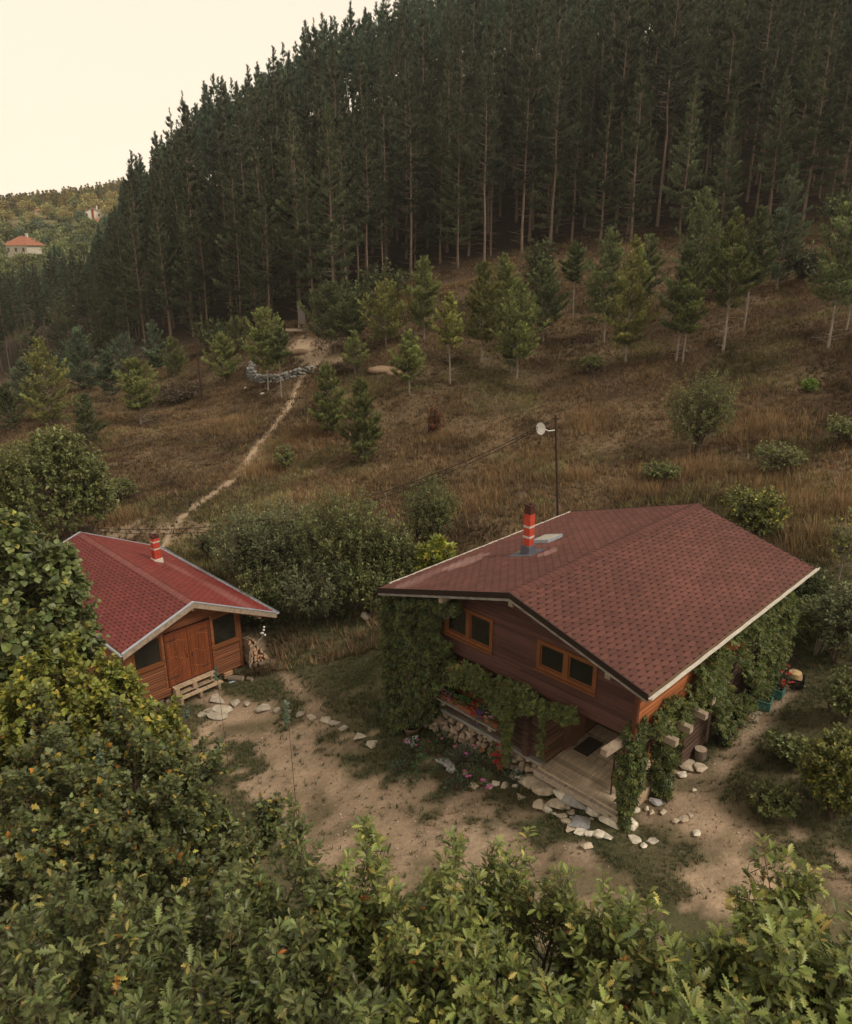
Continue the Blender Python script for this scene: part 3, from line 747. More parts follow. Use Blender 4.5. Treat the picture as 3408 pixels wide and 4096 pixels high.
def chimney(parent, a, b, z0, z1, w, bands, lead=True, soot=.18, sides=None):
    """square painted masonry chimney, mortar bands, dark top"""
    h = w / 2
    m = MB(); zz = [z0] + [q for q in bands] + [z1 - soot]
    z = z0
    edges = sorted(bands)
    segs = []; 
    for e_ in edges: segs.append((z, e_ - .025)); z = e_ + .025
    segs.append((z, z1 - soot))
    for s0, s1 in segs: m.box(a - h, a + h, b - h, b + h, s0, s1)
    c = m.build('chimney', M_brick, parent)
    t = MB()
    for e_ in edges: t.box(a - h - .006, a + h + .006, b - h - .006, b + h + .006, e_ - .03, e_ + .03)
    pieces(t, 'mortar_band', M_mortar, c)
    k = MB(); k.box(a - h + .001, a + h - .001, b - h + .001, b + h - .001, z1 - soot, z1 - .03)
    for (x0, x1, y0, y1) in ((a - h - .012, a + h + .012, b - h - .012, b - h + .05), (a - h - .012, a + h + .012, b + h - .05, b + h + .012), (a - h - .012, a - h + .05, b - h + .05, b + h - .05), (a + h - .05, a + h + .012, b - h + .05, b + h - .05)):
        k.box(x0, x1, y0, y1, z1 - .03, z1 + .03)
    k.build('chimney_top', M_soot, c)
    return c

# ------------------------------------------------------------------ the large cabin
RL, WL, WR, ZR, ZEL, ZER = 9.0, 4.5, 3.554, 5.23, 3.88, 4.20
house = empty('wooden_house', HM.O, HM.yaw - R(90), 'large dark brown wooden house with maroon shingle roof above a roofed deck', 'house')
slopeL = lambda a: ZR + a * (ZR - ZEL) / WL        # a negative
slopeR = lambda a: ZR - a * (ZR - ZER) / WR
rooff = lambda a: slopeL(a) if a < 0 else slopeR(a)
TH = .15
rb = MB()
for a0, a1 in ((-WL, 0), (0, WR)):
    z0, z1 = rooff(a0), rooff(a1)
    rb.hexa([(a0, .02, z0 - TH), (a1, .02, z1 - TH), (a1, RL - .02, z1 - TH), (a0, RL - .02, z0 - TH)], [(a0, .02, z0 - .004), (a1, .02, z1 - .004), (a1, RL - .02, z1 - .004), (a0, RL - .02, z0 - .004)], (.16, .10, .06))
roof = rb.build('roof', M_planks, house)
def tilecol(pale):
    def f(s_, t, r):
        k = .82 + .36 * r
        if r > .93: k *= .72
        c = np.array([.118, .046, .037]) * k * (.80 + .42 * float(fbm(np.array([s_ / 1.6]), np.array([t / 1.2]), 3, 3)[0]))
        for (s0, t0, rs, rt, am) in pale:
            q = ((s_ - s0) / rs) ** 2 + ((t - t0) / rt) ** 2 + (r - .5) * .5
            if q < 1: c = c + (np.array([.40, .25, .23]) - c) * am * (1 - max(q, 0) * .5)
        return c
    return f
nL = unit(np.array([-(ZR - ZEL), 0, WL])); dL = unit(np.array([-WL, 0, ZEL - ZR])); LL = math.hypot(WL, ZR - ZEL)
nR = unit(np.array([(ZR - ZER), 0, WR])); dR = unit(np.array([WR, 0, ZER - ZR])); LR = math.hypot(WR, ZR - ZER)
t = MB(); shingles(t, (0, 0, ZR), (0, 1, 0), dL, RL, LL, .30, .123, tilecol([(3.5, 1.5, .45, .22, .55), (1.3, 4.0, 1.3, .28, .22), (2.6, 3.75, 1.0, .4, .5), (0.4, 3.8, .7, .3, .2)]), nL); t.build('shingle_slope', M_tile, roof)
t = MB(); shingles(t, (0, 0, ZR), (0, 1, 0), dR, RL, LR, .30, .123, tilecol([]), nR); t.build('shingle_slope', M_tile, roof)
t = MB()
for k in range(44):
    b0 = k * RL / 44; b1 = b0 + RL / 44 + .06; c = np.array([.100, .038, .031]) * random.uniform(.85, 1.15)
    for sg, d_, n_ in ((-1, dL, nL), (1, dR, nR)):
        V = [np.array([0, b0, ZR + .03]), np.array([0, b1, ZR + .022]), np.array([0, b1, ZR + .022]) + d_ * .16 + n_ * .006, np.array([0, b0, ZR + .03]) + d_ * .16 + n_ * .008]
        V = [v if i < 2 else v - np.array([0, 0, .012]) for i, v in enumerate(V)]
        t.add(V, [(0, 1, 2, 3) if sg < 0 else (3, 2, 1, 0)], c)
        t.add([V[0], V[3], V[3] - n_ * .014, V[0] - n_ * .02], [(0, 1, 2, 3)], c * .6)
t.build('ridge_cap', M_tile, roof)
t = MB()
for (a0, a1) in ((-WL - .02, 0), (0, WR + .02)):      # dark drip edge, then weathered board under it
    z0, z1 = rooff(a0), rooff(a1)
    for yb in (-.03, RL):
        t.hexa([(a0, yb, z0 - .12), (a1, yb, z1 - .12), (a1, yb + .03, z1 - .12), (a0, yb + .03, z0 - .12)], [(a0, yb, z0 + .025), (a1, yb, z1 + .025), (a1, yb + .03, z1 + .025), (a0, yb + .03, z0 + .025)])
pieces(t, 'fascia', M_brownmetal, roof)
t = MB()
for (a0, a1) in ((-WL, 0), (0, WR)):
    z0, z1 = rooff(a0), rooff(a1)
    t.hexa([(a0, -.012, z0 - .19), (a1, -.012, z1 - .19), (a1, .018, z1 - .19), (a0, .018, z0 - .19)], [(a0, -.012, z0 - .121), (a1, -.012, z1 - .121), (a1, .018, z1 - .121), (a0, .018, z0 - .121)])
pieces(t, 'barge_board', M_greywood, roof)
t = MB()                                             # rafters / purlins whose ends show under the verge
for a in (0, -2.2, 2.6): t.box(a - .06, a + .06, .03, .7, rooff(a) - .34, rooff(a) - .19)
for b in np.arange(.8, 8.9, .7): 
    t.hexa([(3.0, b, slopeR(3.0) - .25), (WR - .06, b, ZER - .24), (WR - .06, b + .07, ZER - .24), (3.0, b + .07, slopeR(3.0) - .25)], [(3.0, b, slopeR(3.0) - .151), (WR - .06, b, ZER - .152), (WR - .06, b + .07, ZER - .152), (3.0, b + .07, slopeR(3.0) - .151)])
pieces(t, 'rafter', M_oldwood, roof)
def gutter(parent, a, b0, b1, z0, z1, m, w=.11, sgn=1, name='gutter'):
    t = MB(); prof = [(0, .0), (w, .0), (w, .06), (w - .012, .06), (w - .012, .012), (.012, .012)]
    k = 30
    for i in range(k + 1):
        f = i / k; b = b0 + (b1 - b0) * f; z = z0 + (z1 - z0) * f + .006 * math.sin(i * 1.7)
        V = [(a + sgn * x, b, z + y - .05) for x, y in prof]; t.V.append(np.array(V)); t.C.append(np.tile([.5, .5, .5], (6, 1)))
        if i: 
            o = (i - 1) * 6; t.F.append(np.array([(o + j, o + (j + 1) % 6, o + 6 + (j + 1) % 6, o + 6 + j) for j in range(6)]))
    t.F.append(np.array([[0, 1, 2, 3, 4, 5]])); t.F.append(np.array([[k * 6 + j for j in range(6)]])); t.n = 6 * (k + 1)
    return t.build(name, m, parent)
gutter(roof, WR + .01, -.02, RL + .12, ZER - .03, ZER - .0, M_white, .10)
gutter(roof, -WL - .01, .5, RL + .1, ZEL - .03, ZEL - .03, M_white, .10, -1)
ch = chimney(roof, -2.14, 3.46, slopeL(-2.14) - .2, 6.00, .21, [5.10, 5.40], soot=.24)
t = MB(); t.box(-2.14 - .15, -2.14 + .15, 3.46 - .15, 3.46 + .15, slopeL(-2.3) - .1, slopeL(-2.14) + .26)
za = lambda a: slopeL(a) + .024
t.hexa([(-2.6, 3.1, za(-2.6) - .02), (-1.8, 3.1, za(-1.8) - .02), (-1.8, 3.85, za(-1.8) - .02), (-2.6, 3.85, za(-2.6) - .02)], [(-2.6, 3.1, za(-2.6)), (-1.8, 3.1, za(-1.8)), (-1.8, 3.85, za(-1.8)), (-2.6, 3.85, za(-2.6))])
t.build('flashing', M_lead, ch)
t = MB(); V0 = [(-2.85, 4.55, za(-2.85)), (-2.25, 4.55, za(-2.25)), (-2.25, 5.25, za(-2.25)), (-2.85, 5.25, za(-2.85))]
t.hexa([(x, y, z - .03) for x, y, z in V0], [(x, y, z + .09) for x, y, z in V0]); skl = t.build('skylight', M_steel, roof)
t = MB(); V1 = [(-2.80, 4.6, za(-2.80)), (-2.30, 4.6, za(-2.30)), (-2.30, 5.2, za(-2.30)), (-2.80, 5.2, za(-2.80))]
t.hexa([(x, y, z + .088) for x, y, z in V1], [(x, y, z + .097) for x, y, z in V1]); t.build('pane', mat('roof_window', (.50, .47, .41), rough=.25, spec=.6), skl)

BW, ZB, ZD, BG = .6, 2.6, .45, .95              # upper front wall plane, its foot, the deck level, lower front wall plane
AL, AR, BB = -4.0, 3.05, 8.4
dk = lambda r, z: np.array([.078, .035, .028]) * (.72 + .5 * r) * (1.12 if z > 3.6 else 1)
og = lambda r, z: np.array([.30, .105, .040]) * (.78 + .42 * r)
W1, W2 = (-2.55, -.93, 3.12, 4.03), (.42, 2.04, 3.28, 4.03)
t = MB()
lft = lambda z: max(AL, -WL * (ZR - TH - .01 - z) / (ZR - ZEL)) if z < ZR - TH - .01 else 0
rgt = lambda z: min(AR, WR * (ZR - TH - .01 - z) / (ZR - ZER)) if z < ZR - TH - .01 else 0
boards(t, AL, AR, ZB, ZR - TH - .02, BW, .118, dk, lft, rgt, [(w[0] + .02, w[1] - .02, w[2] + .02, w[3] - .02) for w in (W1, W2)], seed=5)
uw = t.build('front_wall', M_planks, house)
t = MB()
for (a, zt) in ((AR, slopeR(AR) - TH - .02),): t.box(a - .06, a + .03, BW - .045, BW + .05, ZB, zt)
t.build('corner_board', mat('corner_trim', (.10, .035, .018), rough=.6), uw)
t = MB(); t.box(AL, AR - .01, BW + .002, BW + .6, ZB - .03, ZB + .12); t.box(AL, AR - .01, BW + .6, BB, ZB - .03, ZB + .02); t.build('floor_frame', mat('dark_beam', (.05, .028, .02), rough=.8), house)
t = MB(); side_boards(t, BW, BB, ZB, slopeR(AR) - TH - .01, AR - .02, .118, og, seed=8)
t.box(AR - .05, AR - .022, BW + .02, BB, ZB, slopeR(AR) - TH - .02, (.1, .04, .02)); t.build('side_wall', M_planks, house)
t = MB(); side_boards(t, BW, BB, ZB, slopeL(AL) - TH - .01, AL + .02, .118, dk, face=-1, seed=9)
t.build('side_wall', M_planks, house)
t = MB(); boards(t, AL, AR, ZB, ZR - TH - .02, 0, .118, dk, lft, rgt, seed=15)
for V in t.V: V[:, 1] = BB - V[:, 1]
t.build('rear_wall', M_planks, house)
t = MB()                                            # dark core added behind the cladding to block light, near-black like an unlit room
t.box(AL + .05, AR - .055, BW + .02, BW + .025, ZB + .13, 3.1, (.01, .01, .01)); t.box(AL + .05, AR - .055, BW + .9, BW + .92, ZB + .13, 4.0, (.02, .015, .012))
t.build('dark_core', M_dark, house)
w1 = window(house, W1[0], W1[1], W1[2], W1[3], BW)
w2 = window(house, W2[0], W2[1], W2[2], W2[3], BW)
# lower storey: dark log walls
lg = lambda r, z: np.array([.062, .036, .026]) * (.65 + .7 * r)
t = MB(); boards(t, -3.95, .52, .50, ZB - .03, BG, .15, lg, holes=[(-2.5, -1.2, 1.2, 2.3)], th=.05, seed=21)
side_boards(t, BG, 3.2, ZD, ZB - .03, .52, .15, lambda r, z: np.array([.11, .06, .035]) * (.7 + .5 * r), seed=22, th=.05)
side_boards(t, BG, BB, .3, ZB - .03, -3.95, .15, lg, face=-1, seed=23, th=.05)
t.build('log_wall', M_planks, house)
t = MB(); boards(t, .52, 2.95, ZD, ZB - .03, 3.4, .15, lambda r, z: np.array([.09, .05, .03]) * (.7 + .5 * r), th=.04, seed=24); 
side_boards(t, 3.4, BB, .3, ZB - .03, 2.9, .15, lg, seed=25, th=.05); t.build('rear_porch_wall', M_planks, house)
t = MB()
for k in range(14): t.box(-.03 + random.uniform(-.012, .012), .13, BG - .16 - random.uniform(0, .03), BG - .045, .50 + k * .15, .50 + k * .15 + .14, lg(random.random(), 0) * 1.15)
t.build('log_ends', M_planks, house)
lw = window(house, -2.5, -1.2, 1.2, 2.3, BG + .01, mull=1, sill=False)
t = MB(); t.box(-4.0, .55, BG - .14, BG + .05, .40, .498); t.build('sill_beam', M_greywood, house)
# door on the porch
t = MB(); t.box(.575, .62, 1.7, 2.6, ZD + .02, 2.35); d_ = t.build('door', mat('porch_door', (.12, .06, .035), rough=.6, nscale=4, namt=.3), house)
t = MB(); t.box(.62, .66, 1.78, 1.84, 1.3, 1.34); t.build('handle', M_plastic, d_)
# deck
t = MB(); x = .52; g_ = random.Random(3)
b = BG - .02
while b < 4.7:
    bw = .095
    k = g_.random(); t.box(.575 if b < 3.4 else 2.95, 2.62, b, b + bw - .006, ZD - .03, ZD + g_.uniform(-.002, .002), np.array([.54, .42, .30]) * (.75 + .5 * k)) if b < 3.3 else None
    b += bw
k = 0; b = BG - .02
for a in (2.625, 2.70): t.box(a, a + .07, BG - .02, 4.7, ZD - .03, ZD + .003, np.array([.52, .40, .28]) * g_.uniform(.85, 1.1))
t.build('deck_boards', M_deck, house)
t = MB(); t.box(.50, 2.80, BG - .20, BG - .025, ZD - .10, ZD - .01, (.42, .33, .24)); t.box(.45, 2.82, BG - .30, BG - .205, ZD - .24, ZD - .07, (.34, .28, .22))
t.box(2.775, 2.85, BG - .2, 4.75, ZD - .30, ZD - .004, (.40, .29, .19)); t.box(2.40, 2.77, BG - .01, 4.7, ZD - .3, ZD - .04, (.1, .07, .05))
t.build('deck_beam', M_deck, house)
# stone footing under the lower storey
def rock_mesh(r, g, n=16, flat=1.0, sub=True):
    """angular boulder: hull of random points, corners knocked off"""
    bm = bmesh.new()
    for _ in range(n):
        d = unit(g.normal(size=3)); d = d * (1 + .16 * g.normal())
        d *= .93 if max(abs(d)) < .8 else 1.0
        bm.verts.new(d)
    bmesh.ops.convex_hull(bm, input=bm.verts)
    bmesh.ops.delete(bm, geom=[v for v in bm.verts if not v.link_faces], context='VERTS')
    bmesh.ops.bevel(bm, geom=list(bm.edges), offset=.09, segments=1, affect='EDGES', clamp_overlap=True)
    bmesh.ops.triangulate(bm, faces=bm.faces)
    bm.verts.index_update()
    V = np.array([v.co[:] for v in bm.verts]); F_ = [np.array([[v.index for v in f.verts] for f in bm.faces])]
    bm.free()
    V = V / np.abs(V).max(0) * np.asarray(r); V[:, 2] *= flat
    return V, F_
def add_rock(mb, c, r, g, color, n=16):
    V, F_ = rock_mesh(r, g, n); a = g.uniform(0, 6.28); cs, sn = math.cos(a), math.sin(a)
    V = np.c_[V[:, 0] * cs - V[:, 1] * sn, V[:, 0] * sn + V[:, 1] * cs, V[:, 2]]
    mb.add(V + np.asarray(c), F_, np.clip(np.asarray(color) * g.uniform(.75, 1.2), 0, 1))
g0 = np.random.default_rng(5)
t = MB()
for a in np.arange(-4.1, .62, .20):
    gz = hz(*HM.w(a, BG - .1, 0)[:2])
    for z in np.arange(gz - .05, .40, .155):
        add_rock(t, (a + g0.uniform(-.05, .05), BG - .02 - .10 * (1 - (z - gz) / .8) + g0.uniform(-.03, .03), z + g0.uniform(-.03, .03)), (g0.uniform(.11, .17), .12, g0.uniform(.075, .11)), g0, (.34, .265, .195), 12)
t.build('stone_footing', M_stone, house)
t = MB(); t.box(-4.0, 2.7, BG + .0, BB, -.6, .30); t.build('plinth', mat('plinth', (.12, .09, .07), rough=.95), house)
# pergola beam ends that stick out past the vine, and their posts
def pbeam(p0, p1, nm='pergola_beam', w=.155):
    t = MB(); t.bar(p0, p1, w, w, (.30, .235, .175)); return t.build(nm, M_oldwood, house)
pbeam((2.72, -.05, 2.42), (2.80, 1.0, 2.42))
for b in (1.40, 2.06, 2.80, 3.5): pbeam((2.5, b, 2.42), (3.66 if b < 3.2 else 3.5, b - .02, 2.42))
pbeam((2.6, 8.7, 2.42), (3.05, 8.72, 2.42))
t = MB(); t.box(2.86, 2.96, .75, 8.7, 2.26, 2.352); t.build('pergola_plate', M_oldwood, house)
for b in (.80, 2.25, 4.75): 
    t = MB(); t.box(2.86, 2.97, b - .055, b + .055, -.1, 2.258); t.build('post', M_oldwood, house)

# ------------------------------------------------------------------ the small cabin
sRL, sWL, sWR, sZR, sZL, sZE = 9.39, 2.56, 3.20, 1.38, .43, -.14
hut = empty('wooden_cabin', HS.O, HS.yaw - R(90), 'small orange brown wooden cabin with bright red shingle roof and double door', 'cabin')
sl = lambda a: sZR + a * (sZR - sZL) / sWL if a < 0 else sZR - a * (sZR - sZE) / sWR
rb = MB()
for a0, a1 in ((-sWL, 0), (0, sWR)):
    rb.hexa([(a0, .02, sl(a0) - .12), (a1, .02, sl(a1) - .12), (a1, sRL - .02, sl(a1) - .12), (a0, sRL - .02, sl(a0) - .12)], [(a0, .02, sl(a0) - .004), (a1, .02, sl(a1) - .004), (a1, sRL - .02, sl(a1) - .004), (a0, sRL - .02, sl(a0) - .004)], (.25, .12, .06))
sroof = rb.build('roof', M_planks, hut)
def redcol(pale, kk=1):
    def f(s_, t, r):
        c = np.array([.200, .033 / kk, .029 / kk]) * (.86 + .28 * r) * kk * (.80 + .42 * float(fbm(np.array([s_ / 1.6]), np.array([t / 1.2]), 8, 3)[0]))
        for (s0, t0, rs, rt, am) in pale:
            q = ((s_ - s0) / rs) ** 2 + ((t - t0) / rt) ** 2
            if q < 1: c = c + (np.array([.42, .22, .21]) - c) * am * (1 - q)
        return c
    return f
for sg, w_, ze in ((-1, sWL, sZL), (1, sWR, sZE)):
    d_ = unit(np.array([sg * w_, 0, ze - sZR])); n_ = unit(np.array([sg * (sZR - ze), 0, w_])); Lq = math.hypot(w_, ze - sZR)
    t = MB(); shingles(t, (0, 0, sZR), (0, 1, 0), d_, sRL, Lq, .30, .123, redcol([(1.6, 2.4, 2.6, .5, .35), (5.0, 2.2, 1.6, .35, .3)] if sg > 0 else [], 1.0 if sg > 0 else .72), n_); t.build('shingle_slope', M_tilered if sg > 0 else M_tile, sroof)  # same red shingles; left slope darkened in colour and less glossy for its shade
t = MB()
for k in range(46):
    b0 = k * sRL / 46; b1 = b0 + sRL / 46 + .06; c = np.array([.17, .035, .03]) * random.uniform(.85, 1.15)
    for sg, w_, ze in ((-1, sWL, sZL), (1, sWR, sZE)):
        d_ = unit(np.array([sg * w_, 0, ze - sZR]))
        V = [np.array([0, b0, sZR + .03]), np.array([0, b1, sZR + .022]), np.array([0, b1, sZR + .01]) + d_ * .17, np.array([0, b0, sZR + .018]) + d_ * .17]
        t.add(V, [(0, 1, 2, 3) if sg < 0 else (3, 2, 1, 0)], c); t.add([V[0], V[3], V[3] - [0, 0, .014], V[0] - [0, 0, .02]], [(0, 1, 2, 3)], c * .6)
t.build('ridge_cap', M_tilered, sroof)
t = MB()
for (a0, a1) in ((-sWL - .02, 0), (0, sWR + .02)):
    for yb, s_ in ((-.05, 1), (sRL - .02, 1)):
        t.hexa([(a0, yb, sl(a0) - .0), (a1, yb, sl(a1) - .0), (a1, yb + .10, sl(a1) - .0), (a0, yb + .10, sl(a0) - .0)], [(a0, yb, sl(a0) + .035), (a1, yb, sl(a1) + .035), (a1, yb + .10, sl(a1) + .03), (a0, yb + .10, sl(a0) + .03)])
pieces(t, 'verge_flashing', M_steel, sroof)
t = MB()
for (a0, a1) in ((-sWL, 0), (0, sWR)):
    for yb in (-.03, sRL):
        t.hexa([(a0, yb, sl(a0) - .20), (a1, yb, sl(a1) - .20), (a1, yb + .035, sl(a1) - .20), (a0, yb + .035, sl(a0) - .20)], [(a0, yb, sl(a0) - .002), (a1, yb, sl(a1) - .002), (a1, yb + .035, sl(a1) - .002), (a0, yb + .035, sl(a0) - .002)])
pieces(t, 'barge_board', M_oldwood, sroof)
t = MB()
for (a0, a1) in ((-sWL, 0), (0, sWR)):
    t.hexa([(a0, .006, sl(a0) - .235), (a1, .006, sl(a1) - .235), (a1, .05, sl(a1) - .235), (a0, .05, sl(a0) - .235)], [(a0, .006, sl(a0) - .202), (a1, .006, sl(a1) - .202), (a1, .05, sl(a1) - .202), (a0, .05, sl(a0) - .202)], (.36, .17, .09))
for a in (.0, 2.55): t.box(a - .05, a + .05, .06, .5, sl(a) - .34, sl(a) - .24, (.3, .2, .12))
pieces(t, 'verge_trim', M_planks, sroof)
gutter(sroof, sWR + .0, -.05, sRL + .1, sZE + .0, sZE + .03, M_steel, .11)
gutter(sroof, -sWL - .0, -.05, sRL + .1, sZL + .0, sZL + .0, M_steel, .11, -1)
zc = sl(1.62)
ch = chimney(sroof, 1.62, 6.0, zc - .2, 1.72, .27, [1.18, 1.5 - .02], soot=.10)
t = MB(); t.box(1.44, 1.80, 5.82, 6.18, zc - .25, zc + .14); t.build('flashing', M_white, ch)
sB, sZ0 = .514, -2.02
sAL, sAR, sBB = -2.30, 1.92, 9.0
on = lambda r, z: np.array([.185, .068, .031]) * (.72 + .5 * r)
holes = [(-.98, .76, -1.7, .33), (.78, 1.84, -.86, .26), (-2.1, -1.02, -.68, .42)]
lf = lambda z: max(sAL, -sWL * (sZR - .13 - z) / (sZR - sZL)) if z < sZR - .13 else 0
rt = lambda z: min(sAR, sWR * (sZR - .13 - z) / (sZR - sZE)) if z < sZR - .13 else 0
t = MB(); boards(t, sAL, sAR, sZ0, sZR - .14, sB, .095, on, lf, rt, holes, th=.03, seed=31)
for zz in np.arange(sZ0 + .35, .33, .095):       # rounded log ends beside the openings
    for a0, a1 in ((-1.06, -.985), (.765, .84)): t.box(a0, a1, sB - .05, sB - .032, zz, zz + .085, on(random.random(), 0) * 1.25)
t.build('front_wall', M_planks, hut)
t = MB(); side_boards(t, sB, sBB, sZ0, sl(sAR) - .13, sAR - .03, .095, on, seed=32, th=.03); t.build('side_wall', M_planks, hut)
t = MB(); side_boards(t, sB, sBB, sZ0, sl(sAL) - .13, sAL + .03, .095, on, face=-1, seed=33, th=.03); t.build('side_wall', M_planks, hut)
t = MB(); boards(t, sAL, sAR, sZ0, sZR - .14, 0, .095, on, lf, rt, seed=34)
for V in t.V: V[:, 1] = sBB - V[:, 1]
t.build('rear_wall', M_planks, hut)
t = MB(); t.box(sAL + .04, sAR - .04, sB + 1.0, sB + 1.02, sZ0, .3); t.box(sAL + .04, sAR - .04, sB + .03, 8.9, sZ0 - .03, sZ0 + .02); t.build('dark_core', M_dark, hut)  # dark sheet and floor added behind the cladding to block light
t = MB(); t.box(sAR - .07, sAR + .035, sB - .05, sB + .04, sZ0, sl(sAR) - .13, (.13, .045, .02)); t.build('corner_board', M_planks, hut)
M_frame2 = M_frame
window(hut, .80, 1.84, -.88, .10, sB, mull=0, fw=.06, sill=True, zt=(.30, sl(1.84) - .16))
window(hut, -2.1, -1.03, -.70, .10, sB, mull=0, fw=.06, sill=True, zt=(sl(-2.1) - .32, .40))
# double door
M_door = mat('door_planks', attr=True, rough=.5, spec=.3, nscale=3, namt=.35, nstretch=(7, 7, .5))
t = MB()
t.box(-.965, -.90, sB - .06, sB + .03, -1.68, .30, (.12, .034, .015)); t.box(.66, .735, sB - .06, sB + .03, -1.68, .30, (.12, .034, .015)); t.box(-.90, .66, sB - .058, sB + .03, .21, .30, (.12, .034, .015))
pieces(t, 'door_frame', M_planks, hut)
for a0, a1 in ((-.895, -.125), (-.115, .655)):
    t = MB(); k = 6; w_ = (a1 - a0) / k
    for i in range(k): t.box(a0 + i * w_, a0 + (i + 1) * w_ - .004, sB - .05 - random.uniform(0, .003), sB - .01, -1.66, .205, np.array([.165, .046, .018]) * random.uniform(.75, 1.2))
    for zz in (-1.35, -.72, -.1): pass
    d_ = t.build('door', M_door, hut)
    t = MB(); s_ = 1 if a0 < -.5 else -1; x0 = a0 if s_ > 0 else a1
    for zz in (-1.40, .02): t.box(min(x0, x0 + s_ * .34), max(x0, x0 + s_ * .34), sB - .062, sB - .054, zz, zz + .03)
    pieces(t, 'hinge', M_plastic, d_)
    t = MB(); x1 = (a1 - .09) if s_ > 0 else (a0 + .09); t.tube([(x1, sB - .06, -.82), (x1, sB - .10, -.78), (x1, sB - .10, -.70), (x1, sB - .06, -.66)], .011, 6); t.build('handle', M_plastic, d_)
    t = MB()                                  # brass studs in rows and arcs
    for i in range(9):
        u = (i + .5) / 9; 
        for f in (-1.15 + .28 * u * s_, -.70 + .10 * math.sin(u * 6), -.02 - .3 * abs(u - .5)): 
            t.box(a0 + u * (a1 - a0) - .007, a0 + u * (a1 - a0) + .007, sB - .060, sB - .052, f - .007, f + .007)
    for i in range(14): 
        x_ = random.uniform(a0 + .06, a1 - .06); z_ = random.uniform(-1.55, .1); t.box(x_ - .006, x_ + .006, sB - .060, sB - .052, z_ - .006, z_ + .006)
    t.build('studs', mat('brass', (.65, .42, .16), rough=.4), d_)
t = MB()
for zz in (-1.40, .02): pass
# footing stones / blocks under the floor
g0 = np.random.default_rng(9); t = MB()
for a in np.arange(sAL, sAR + .1, .34):
    gz = hz(*HS.w(a, sB + .15, 0)[:2])
    for z in np.arange(gz, sZ0 - .02, .16): add_rock(t, (a + g0.uniform(-.05, .05), sB + .18 + g0.uniform(-.03, .05), z), (.17, .14, .10), g0, (.2, .15, .11), 12)
t.box(sAL, sAR, sB + .25, 8.9, -3.2, sZ0 - .031, (.06, .045, .035)); t.build('stone_footing', M_stone, hut)

# pallet step in front of the double door
st = empty('pallet_step', HS.w(-.1, .2, hz(*HS.w(-.1, .2, 0)[:2])), HS.yaw - R(90), 'pale wooden pallet used as a doorstep at the double door', 'doorstep')
z0 = float(st.location.z)
t = MB(); t.box(-.78, .80, .04, .27, -1.745 - z0, -1.70 - z0, (.42, .31, .21)); t.build('tread', M_deck, st)
t = MB(); t.box(-.76, .86, -.30, -.12, -1.985 - z0, -1.945 - z0, (.42, .31, .21)); t.build('tread', M_deck, st)
for a in (-.74, -.08, .62):
    t = MB(); t.box(a - .02, a + .13, .05, .26, -1.945 - z0, -1.747 - z0, (.36, .26, .17)); t.build('block', M_deck, st)
t = MB()
for a in (-.72, .0, .70): t.box(a - .05, a + .05, -.29, .27, -2.2 - z0, -1.987 - z0, (.28, .2, .14))
t.box(-.76, .82, .04, .26, -1.985 - z0, -1.947 - z0, (.36, .26, .17)); pieces(t, 'bearer', M_deck, st)

# ------------------------------------------------------------------ the pine forest
DARKP = (.052, .076, .044)
def pine_kind(name, label, cat, group, **kw):
    wb, cb = pine(**kw)
    root = empty(name, (0, 0, -500), 0, label, cat, group)
    wb.build('trunk', kw_bark, root); cb.build('crown', M_needle, root)
    return root
kw_bark = M_barkpine
FG = 'pines of the dense forest on the hillside'
FL_ = 'tall dark pine standing among its like in the dense hillside forest'
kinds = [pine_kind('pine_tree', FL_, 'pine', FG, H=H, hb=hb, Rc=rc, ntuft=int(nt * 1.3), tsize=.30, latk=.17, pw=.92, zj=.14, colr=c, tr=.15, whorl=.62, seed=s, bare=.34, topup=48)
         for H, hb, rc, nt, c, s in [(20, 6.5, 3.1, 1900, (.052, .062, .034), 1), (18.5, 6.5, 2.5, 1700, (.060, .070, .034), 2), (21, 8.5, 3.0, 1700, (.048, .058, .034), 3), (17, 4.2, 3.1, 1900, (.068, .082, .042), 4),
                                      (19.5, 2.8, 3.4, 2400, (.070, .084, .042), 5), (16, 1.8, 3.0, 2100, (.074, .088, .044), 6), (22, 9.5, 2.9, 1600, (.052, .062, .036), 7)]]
# poisson-like planting behind the edge of the wood
azs = np.linspace(_eaz[0] - .10, _eaz[-1] + .12, 400)
cand = []
for _ in range(42000):
    az = rng.uniform(-.74, .74)
    dd = np.interp(az, _eaz, _ed) + 140 * rng.random() ** 1.3
    if az < _eaz[0]: dd += 0
    cand.append((dd * math.sin(az), dd * math.cos(az), dd - np.interp(az, _eaz, _ed)))
cell = {}; pl = []
for x, y, e in cand:
    md = 2.7 + .012 * e * 1.0
    k = (int(x // 4), int(y // 4)); ok = True
    for i in (-1, 0, 1):
        for j in (-1, 0, 1):
            for (a, b) in cell.get((k[0] + i, k[1] + j), ()):
                if (a - x) ** 2 + (b - y) ** 2 < md * md: ok = False
    if ok: cell.setdefault(k, []).append((x, y)); pl.append((x, y, e))
pl = np.array(pl); pz = height(pl[:, 0], pl[:, 1]); 
mid = project(np.c_[pl[:, :2], pz + 12])
ok = (mid[:, 0] > -150) & (mid[:, 0] < 980)
pl, pz, mid = pl[ok], pz[ok], mid[ok]
SKYL = np.array([(-60, 285), (0, 283), (30, 276), (60, 258), (85, 262), (100, 238), (118, 205), (130, 168), (150, 143), (175, 132), (200, 100), (240, 82), (270, 66), (300, 42), (330, 30), (370, 6), (420, -30), (900, -400)])
topy = project(np.c_[pl[:, :2], pz + 19])[:, 1]
ok = (mid[:, 1] > -75)
pl, pz, mid, topy = pl[ok], pz[ok], mid[ok], topy[ok]
